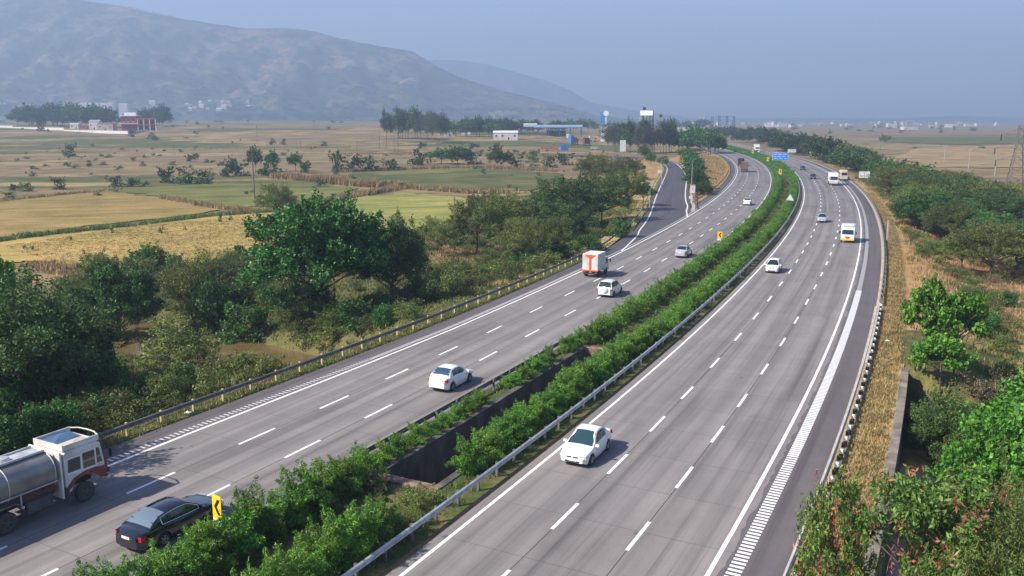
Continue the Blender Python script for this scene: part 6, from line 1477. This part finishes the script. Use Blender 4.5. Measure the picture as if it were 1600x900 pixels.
# ------------------------------------------------------------ poles, pylons
def pole(px, py, top, label, group=None, arms=1, m='wood_pole', r=.13, cat='power pole'):
    x, y, z = ground(px, py); zt = ztop(y, top) - z; e = empty('power_pole', (x, y, z), random.uniform(-.3, .3), label, cat, group)
    b = MB(); b.tube([(0, 0, -.3), (0, 0, zt)], [r * 1.2, r * .8], 8); b.build('shaft', M[m], e)
    if arms:
        b = MB(); b.box((0, 0, zt - .5), (1.7, .12, .12)); b.tube([(-.7, 0, zt - .5), (0, 0, zt - 1.2), (.7, 0, zt - .5)], .03, 5); b.build('crossarm', M[m], e)
        for k in (-.75, 0, .75): c = MB(); c.tube([(k, 0, zt - .45), (k, 0, zt - .2)], .05, 6); c.build('insulator', M['white_flat'], e)
    return e
pole(398, 312, 228, 'dark power pole at the corner of the green field', r=.16)
for k, (px_, py_, top) in enumerate([(593, 231, 203), (604, 232, 204), (616, 240, 202), (622, 242, 203)]): pole(px_, py_, top, 'tall dark pole of the four pole frame before the tree group', 'poles of the four pole frame', 0, r=.16)
pole(402, 222, 196, 'lone pole on the plain beyond the hedge bushes'); pole(558, 238, 219, 'short pole left of the four pole frame'); pole(470, 232, 218, 'thin fence line pole in mid plain', arms=0)
for k in range(24):
    px_ = 176 + k * 16 + random.uniform(-3, 3); x, y, z = ground(px_, 236 - k * .15 + random.uniform(-1, 1)); b = MB(); h__ = random.uniform(2.2, 3.3)
    b.tube([(0, 0, -.2), (random.uniform(-.1, .1), 0, h__)], [.11, .08], 5); o = b.build('fence_post', M['wood_pole']); o.location = (x, y, z); tag(o, 'wooden fence post in the long row across the tan plain', 'fence post', 'fence posts in the long row across the tan plain')
for (px_, py_, top, lb) in [(1475, 254, 227, 'leftmost pale pole on the right plain'), (1513, 265, 232, 'middle pale pole on the right plain'), (1554, 276, 240, 'pale pole nearest the pylon on the right plain')]: pole(px_, py_, top, lb, m='concrete_pole', r=.16)
pole(1375, 236, 226, 'hazy pole near the lone tree on the right plain', arms=0, r=.12)

def lattice(name, x, y, z, H, wb, wt, label, m, rz=.4, arms=(), nseg=9, cat='pylon', th=.09, split=.0):
    e = empty(name, (x, y, z), rz, label, cat); b = MB(); cr = []
    for k in range(nseg + 1):
        t = k / nseg; t2 = t ** .85; zz = H * t2; w_ = lerp(wb, wt, min(1, t2 * 1.25)) / 2; cr.append([(sx * w_, sy * w_, zz) for sx, sy in ((-1, -1), (1, -1), (1, 1), (-1, 1))])
    for j in range(4): b.tube([c[j] for c in cr], th, 4)
    b.build('legs', m, e); b = MB()
    for k in range(nseg):
        for j in range(4):
            a, c_ = cr[k][j], cr[k+1][(j+1) % 4]; b.tube([a, c_], th * .45, 3, cap=False); b.tube([cr[k][(j+1) % 4], cr[k+1][j]], th * .45, 3, cap=False); b.tube([cr[k+1][j], cr[k+1][(j+1) % 4]], th * .4, 3, cap=False)
    b.build('bracing', m, e)
    for (za, la) in arms:
        for sg in (-1, 1):
            b = MB(); w_ = wt / 2; tip = (sg * la, 0, za)
            for sy in (-1, 1): b.tube([(sg * w_, sy * w_, za), tip], th * .6, 4); b.tube([(sg * w_, sy * w_, za + 1.1), tip], th * .5, 4)
            for k in (1, 2, 3): t = k / 4; b.tube([(sg * lerp(w_, la, t), 0, za), (sg * lerp(w_, la, t - .2), 0, za + 1.1 * (1 - t))], th * .4, 3)
            ar = b.build('crossarm', m, e); c = MB(); c.tube([tip, (tip[0], 0, za - 1.5)], [.10, .14], 6); c.build('insulator', M['chassis'], ar)
    return e
x, y, z = ground(1582, 330); Hh = ztop(y, 196) - z
lattice('pylon', x, y, z, Hh, 5.0, 1.3, 'tall steel lattice pylon at the right edge with hanging black insulators', M['lattice'], R(-20), [(Hh * .60, 4.6), (Hh * .74, 5.0), (Hh * .90, 4.0)], 11, th=.10)
x, y, z = ground(1016, 240); Hh = ztop(y, 172) - z
e = lattice('lattice_tower', x, y, z, Hh, 4.6, 2.2, 'lattice tower carrying a white billboard among the ramp trees', M['lattice_far'], -.45, (), 9, 'tower', th=.14)
b = MB(); b.box((-2.5, -2.2, Hh - 1.8), (8.2, .3, 3.0)); b.build('billboard', M['white_flat'], e)
for (dx, dz) in ((-4.5, 1.0), (6.3, -3.6)): b = MB(); b.lathe([(.02, 0), (1.0, .2), (1.1, .7), (.02, .9)], 16, 0, Matrix.Translation((dx, -1.2, Hh + dz))); b.build('dish', M['chassis'], e, smooth=True)
# sub-station gantries behind the carriageway bend
for k, (px_, top) in enumerate([(1112, 182), (1123, 181), (1135, 181), (1146, 182)]):
    x, y, z = ground(px_, 206.5); Hh = ztop(y, top) - z; e = lattice('gantry_tower', x, y, z, Hh, 4, 2.6, 'hazy steel gantry tower behind the far road bend', M['lattice_far'], 0, (), 6, 'tower', th=.22); e['group'] = 'gantry towers of the substation'
    if k < 3:
        x2, y2, z2 = ground([1123, 1135, 1146][k], 206.5); b = MB()
        for zz in (Hh - .5, Hh - 2.2): b.tube([(0, 0, zz), (x2 - x, y2 - y, zz)], .18, 4)
        b.build('gantry_beam', M['lattice_far'], e)
for (px_, py_, top) in [(759, 140, 100), (783, 144, 106), (806, 150, 120)]:
    y = 8050; x = XatY(px_, y); z0 = ztop(y, py_); e = lattice('hill_pylon', x, y, z0, ztop(y, top) - z0, 12, 4, 'faint pylon on the hazy ridge', M['lattice_far'], .2, [(90, 20)], 5, 'pylon', th=1.3); e['group'] = 'pylons on the hazy ridge'

# ------------------------------------------------------------ buildings
from mathutils.bvhtree import BVHTree
_h = bpy.data.objects['hills'].data
HB = BVHTree.FromPolygons([v.co.copy() for v in _h.vertices], [tuple(p_.vertices) for p_ in _h.polygons])
def on_hill(px, py):
    """where the sight line through px,py meets the hillside"""
    X = (px - 800) / FPX; Y = (450 - py) / FPX
    d = Vector((X, math.cos(PITCH) + Y * math.sin(PITCH), Y * math.cos(PITCH) - math.sin(PITCH))).normalized()
    hit = HB.ray_cast(Vector((0, 0, CAM_Z)), d, 9000)[0]
    if hit is None: return (*W(px, 194, FIELD_Z), FIELD_Z)
    return hit.x, hit.y, hit.z
def building(name, x, y, z, rz, w_, d_, h_, wm, rm, label, roof='flat', win=(3, 1), cat='building', rh=1.2, group=None, over=.3, door=True):
    e = empty(name, (x, y, z), rz, label, cat, group)
    b = MB(); b.box((0, 0, h_ / 2 - .5), (w_, d_, h_ + 1)); b.build('wall', M[wm], e)
    b = MB(); W2, D2 = w_ / 2 + over, d_ / 2 + over
    if roof == 'flat': b.box((0, 0, h_ + .12), (w_ + over, d_ + over, .24)); b.box((0, -d_/2 - over/2 + .1, h_ + .4), (w_ + over, .2, .5)); b.box((0, d_/2 + over/2 - .1, h_ + .4), (w_ + over, .2, .5))
    elif roof == 'gable': b.add([(-W2, -D2, h_), (W2, -D2, h_), (W2, D2, h_), (-W2, D2, h_), (-W2, 0, h_ + rh), (W2, 0, h_ + rh)], [(0, 1, 5, 4), (2, 3, 4, 5), (1, 2, 5), (3, 0, 4), (3, 2, 1, 0)])
    else: b.add([(-W2, -D2, h_), (W2, -D2, h_), (W2, D2, h_ + rh), (-W2, D2, h_ + rh), (-W2, -D2, h_ - .15), (W2, -D2, h_ - .15), (W2, D2, h_ + rh - .15), (-W2, D2, h_ + rh - .15)], [(0, 1, 2, 3), (7, 6, 5, 4), (0, 4, 5, 1), (1, 5, 6, 2), (2, 6, 7, 3), (3, 7, 4, 0)])
    b.build('roof', M[rm], e)
    nx_, nz_ = win; fh = h_ / nz_
    for j in range(nz_):
        for i in range(nx_):
            if door and j == 0 and i == nx_ // 2: continue
            c = MB(); ww = min(1.6, w_ / nx_ * .5); c.box((-w_/2 + (i + .5) * w_ / nx_, -d_/2 - .01, j * fh + fh * .55), (ww, .08, min(1.4, fh * .45))); wo = c.build('window', M['window'], e)
            c = MB(); c.box((-w_/2 + (i + .5) * w_ / nx_, -d_/2 - .06, j * fh + fh * .55 - min(1.4, fh*.45)/2 - .06), (ww + .3, .2, .1)); c.build('sill', M['white_flat'], wo)
    if door: c = MB(); c.box((-w_/2 + (nx_ // 2 + .5) * w_ / nx_, -d_/2 - .015, 1.1), (1.2, .1, 2.2)); c.build('door', M['window'], e)
    return e
def bpix(name, px, py, top, wpx, wm, rm, label, **kw):
    x, y, z = ground(px, py); h_ = ztop(y, top) - z; w_ = wpx / FPX * fwd(y, z); d_ = kw.pop('d', w_ * .6); return building(name, x, y, z, kw.pop('rz', 0), w_, d_, h_, wm, rm, label, **kw)
# red house with white parapet, two blocks and a compound wall
x, y, z = ground(211, 204); sc_ = fwd(y, z) / FPX
e = empty('red_house', (x, y, z), R(4), 'maroon two storey house with white roof slab and verandas on the left plain', 'house')
def hb(nm, x0, x1, z0, z1, y0, y1, m_, par=e): b = MB(); b.box(((x0 + x1) / 2, (y0 + y1) / 2, (z0 + z1) / 2), (x1 - x0, y1 - y0, z1 - z0)); return b.build(nm, M[m_], par)
u = sc_
hb('wall', -20*u, 3*u, -1, 22*u, 0, 14*u, 'maroon'); hb('wall', 3.2*u, 28*u, -1, 17*u, 3*u, 14*u, 'maroon'); hb('roof', -22*u, 5*u, 22*u, 23.5*u, -1*u, 15*u, 'white_flat'); hb('roof', 3*u, 33*u, 17*u, 19*u, -2*u, 15*u, 'tile_red')
hb('water_tank', -16*u, 2*u, 23.5*u, 28*u, 3*u, 9*u, 'white_flat'); hb('veranda_slab', 4*u, 33*u, 8.2*u, 9.4*u, -2*u, 3*u, 'tile_red'); hb('veranda_slab', -22*u, 4*u, 10*u, 11*u, -3*u, 0, 'white_flat')
for k in range(4): hb('column', (5 + k*9)*u, (6 + k*9)*u, 0, 8.2*u, -1.8*u, -1*u, 'white_flat'); hb('column', (5 + k*9)*u, (6 + k*9)*u, 9.4*u, 17*u, -1.8*u, -1*u, 'white_flat')
for k in range(3):
    w0 = hb('window', (-17 + k*7)*u, (-14 + k*7)*u, 14*u, 18*u, -.15*u, .1*u, 'window'); hb('sill', (-17.5 + k*7)*u, (-13.5 + k*7)*u, 13.3*u, 13.8*u, -.5*u, .1*u, 'white_flat', w0)
    hb('window', (8 + k*8)*u, (11 + k*8)*u, 11*u, 15*u, 2.85*u, 3.1*u, 'window'); hb('window', (-17 + k*7)*u, (-14 + k*7)*u, 3*u, 7*u, -.15*u, .1*u, 'window')
hb('window', 9*u, 25*u, 1*u, 7*u, 2.8*u, 3.1*u, 'window')
def cwall(pts, h_, label, name='compound_wall', m_='white_wall', thick=.3):
    b = MB(); q = [ground(*p_) for p_ in pts]; n = len(q)
    for (p0, p1) in zip(q[:-1], q[1:]):
        d = Vector((p1[0] - p0[0], p1[1] - p0[1], 0)); L_ = d.length; a = math.atan2(d.y, d.x); b.box((0, 0, h_ / 2 - .3), (L_ + .1, thick, h_ + .6), 0, Matrix.Translation(((p0[0] + p1[0]) / 2, (p0[1] + p1[1]) / 2, (p0[2] + p1[2]) / 2)) @ Matrix.Rotation(a, 4, 'Z'))
    tag(b.build(name, M[m_]), label, 'wall')
cwall([(-40, 198), (20, 200), (100, 204.5), (200, 210.5), (235, 203)], 2.4, 'long low whitewashed compound wall in front of the red house')
cwall([(252, 199), (290, 197)], 2, 'short white wall right of the red house')
cwall([(1120, 204), (1165, 207), (1210, 213)], 3.2, 'long pale wall far beyond the road bend')
bpix('shed', 168, 204, 193, 24, 'cream', 'tile_red', 'low shed with red roof left of the red house', roof='shed', win=(3, 1), rh=1)
bpix('shed', 150, 202, 190, 16, 'white_wall', 'grey_roof', 'grey roofed shed beside the red roofed shed', roof='gable', rh=2)
bpix('shed', 118, 201, 194, 13, 'white_wall', 'white_flat', 'small white hut before the left tree belt', roof='gable', win=(2, 1), rh=1)
bpix('shed', 135, 202, 196, 11, 'tile_red', 'tile_red', 'little red hut before the left tree belt', roof='gable', win=(2, 1), rh=1)
bpix('house', 17, 178, 168, 14, 'cream', 'tile_red', 'cream house at the left edge of the tree belt', roof='gable', rh=2, win=(3, 1)); bpix('house', 4, 171, 160, 12, 'white_wall', 'tile_red', 'white house cut by the left picture edge', roof='flat', win=(2, 2))
bpix('warehouse', 152, 168, 161.5, 52, 'white_wall', 'white_flat', 'long white roofed warehouse beyond the left tree belt', roof='gable', rh=2, d=30, win=(6, 1)); bpix('warehouse', 194, 168, 162.5, 13, 'white_wall', 'white_flat', 'short white roofed building next to the long warehouse', roof='gable', rh=2, d=20, win=(3, 1))
for k in range(22):
    px_ = random.choice([236, 240, 312, 318, 325, 332, 340, 347, 356, 362, 296, 305, 372, 390, 410]) + random.uniform(-4, 4)
    x, y, z = on_hill(px_, random.uniform(160, 174)); h__ = random.uniform(7, 15)
    building('village_house', x, y, z - 1, random.uniform(-.3, .3), random.uniform(12, 24), 12, h__, random.choice(['white_wall', 'cream', 'white_wall']), random.choice(['white_flat', 'tile_red']), 'whitish village house at the foot of the big hill', roof='gable', rh=3, group='village houses at the foot of the big hill', win=(3, 2))
# sheds and filling station in the middle distance
bpix('shed', 702, 213, 204, 18, 'white_wall', 'grey_roof', 'white walled shed right of the eucalyptus pair', roof='gable', rh=2, rz=.2); bpix('shed', 728, 210, 198, 14, 'white_wall', 'white_flat', 'pale gabled shed partly behind trees', roof='gable', rh=3)
bpix('shed', 790, 218, 207, 38, 'white_wall', 'white_flat', 'open fronted shed with white sheet roof beside the filling station', roof='shed', rh=1.5, win=(4, 1)); bpix('house', 770, 205, 194, 12, 'white_wall', 'grey_roof', 'white house behind the open fronted shed', roof='gable', rh=2)
bpix('house', 813, 203, 194, 9, 'white_wall', 'white_flat', 'little white house left of the blue roofed canopy', win=(2, 1))
x, y, z = ground(864, 213); u = fwd(y, z) / FPX; e = empty('canopy', (x, y, z), R(-4), 'long filling station canopy with pale blue roof edge', 'canopy')
hb('roof', -46*u, 46*u, 14.5*u, 17.5*u, -4*u, 12*u, 'blue_roof_pale', e); hb('fascia', -30*u, 46*u, 12.6*u, 14.4*u, -4.6*u, -4.1*u, 'blue_shed', e); hb('raised_end', -46*u, -25*u, 17.6*u, 20*u, -4*u, 12*u, 'white_flat', e)
for k in range(6): hb('column', (-42 + k*17)*u, (-40.5 + k*17)*u, 0, 14.4*u, 2*u, 3.5*u, 'blue_shed', e)
hb('kiosk', -10*u, 20*u, 0, 9*u, 8*u, 11*u, 'window', e)
x, y, z = ground(942, 221); u = fwd(y, z) / FPX; e = empty('price_pillar', (x, y, z), R(-10), 'blue and white station pillar taller than the trees', 'sign')
hb('base', -4*u, 3*u, 0, 24*u, 0, 3*u, 'white_flat', e); hb('blue_panel', -4*u, 3*u, 24.1*u, 45*u, 0, 3*u, 'blue_shed', e); hb('side_fin', 3.1*u, 5*u, 20*u, 47*u, 0, 3*u, 'white_flat', e)
b = MB(); b.lathe([(.02, -.4*u), (4.2*u, -.4*u), (4.2*u, 1*u), (.02, 1*u)], 24, 0, Matrix.Translation((4.2*u, -1*u, 43*u))); b.build('round_emblem', M['white_flat'], e, smooth=True)
def far_truck(px, py, wpx, hpx, m1, m2, label, rz=0, cat='truck'):
    x, y, z = ground(px, py); u = fwd(y, z) / FPX; e = empty('parked_truck', (x, y, z), rz, label, cat); w_ = wpx * u; h_ = hpx * u
    b = MB(); b.box((-w_ * .12, 0, h_ * .6), (w_ * .72, 2.5, h_ * .72)); b.build('cargo_body', M[m1], e, bevel=.06); b = MB(); b.box((w_ * .38, 0, h_ * .48), (w_ * .22, 2.3, h_ * .5)); b.build('cab', M[m2], e, bevel=.1)
    b = MB(); b.box((w_ * .40, 0, h_ * .6), (w_ * .2, 2.34, h_ * .18)); b.build('cab_window', M['window'], e)
    for k in (-.3, .34):
        for sg in (-1, 1): wheel(e, w_ * k, sg * 1.1, min(.6, h_ * .18), .3, 'rim_d', 'rubber', sg)
far_truck(893, 228, 14, 17, 'blue_shed', 'rust_red', 'parked truck with blue upright body beside the canopy', R(60)); far_truck(898, 226, 12, 12, 'orange', 'orange', 'parked orange red truck under the canopy end', R(40)); far_truck(917, 228, 14, 13, 'rust_red', 'truck_white', 'parked red truck left of the blue and white pillar', R(35))
far_truck(926, 222, 12, 10, 'truck_white', 'truck_white', 'parked white truck behind the red one', R(15)); far_truck(935, 220, 10, 7, 'yellow', 'truck_white', 'small yellow vehicle by the pillar', R(0)); far_truck(887, 218, 8, 9, 'white', 'white', 'white parked van below the canopy', R(90), 'van')
far_truck(930, 234, 14, 5, 'silver_car', 'silver_car', 'silver vehicle parked on the dirt yard', 0, 'van')
x, y, z = ground(881, 235); u = fwd(y, z) / FPX; e = empty('blue_tarp_tent', (x, y, z), R(25), 'bright blue tarpaulin shelter on the brown scrub', 'tent')
b = MB(); b.add([(-7*u, -3*u, 0), (7*u, -3*u, 0), (7*u, 3*u, 0), (-7*u, 3*u, 0), (-6*u, 0, 8.5*u), (6*u, 0, 9.5*u)], [(0, 1, 5, 4), (2, 3, 4, 5), (1, 2, 5), (3, 0, 4)]); b.build('sheet', M['blue_shed'], e); b = MB(); b.tube([(0, -3.1*u, 0), (0, -.2*u, 9.2*u)], .12, 5); b.build('tent_pole', M['wood_pole'], e)
cwall([(845, 233), (872, 235)], 1.6, 'low brick wall left of the blue shelter', m_='rust_red')
# city on the right horizon and pale sheds on the plain
for k in range(110):
    y = random.uniform(2300, 4600); px_ = random.choice([random.gauss(1230, 35), random.uniform(1100, 1320), random.gauss(1425, 14), random.uniform(1300, 1600), random.gauss(1100, 12), random.uniform(560, 600)]); x = XatY(px_, y)
    h__ = random.uniform(5, 13) * (1 if random.random() < .9 else 1.5)
    building('town_building', x, y, FIELD_Z - 1, random.uniform(-.4, .4), random.uniform(9, 26), 12, h__, random.choice(['white_wall', 'white_wall', 'cream', 'concrete']), 'white_flat', 'pale town building in the haze on the horizon', roof='flat', win=(3, 2), group='town buildings in the haze on the horizon', door=False)
for (px_, py_, top, w_, lb) in [(1256, 222, 216, 14, 'cream building half hidden by the far bank trees'), (1302, 228, 220, 18, 'bright low building behind the right bank trees'), (1070, 207, 200, 18, 'white shed behind the vanishing road trees'), (1048, 215, 207, 7, 'little pale hut right of the lattice tower'), (1001, 191, 184, 5, 'small white block behind the lattice tower'),
                                (1096, 190, 184, 8, 'white block left of the gantry towers'), (1420, 203, 198.5, 22, 'long white shed on the hazy right plain')]:
    bpix('pale_building', px_, py_, top, w_, 'white_wall', 'white_flat', lb, roof='flat', win=(3, 1))

# trees dotted over the lower slopes of the hill
sp = []
for k in range(420):
    px_ = random.uniform(-10, 900); lo = 186; hi = (172 - 90 * random.random() ** 2.2) if px_ < 620 else 172
    x, y, z = on_hill(px_, hi if random.random() < .6 else random.uniform(hi, lo)); hh = random.uniform(7, 15)
    sp.append((x, y, z - 1, hh, hh * random.uniform(1.2, 2.8), random.random() * 6))
merged('fdark', sp, 'hill_trees', 'hazy trees dotted over the slopes of the big hill', 'trees')

# ------------------------------------------------------------ haze
mb = MB(); mb.box((0, 4600, 395), (17600, 9300, 812))
m, t, b = mat('haze_air'); t.nodes.remove(b); N, L, noise, ramp, mix, mth = nodes(t)
pv = N('ShaderNodeVolumePrincipled'); pv.inputs['Color'].default_value = (.53, .71, 1, 1); pv.inputs['Density'].default_value = .00031; pv.inputs['Anisotropy'].default_value = .1
L(pv.outputs[0], t.nodes['Material Output'].inputs['Volume'])
o = mb.build('haze', m); o['kind'] = 'stuff'
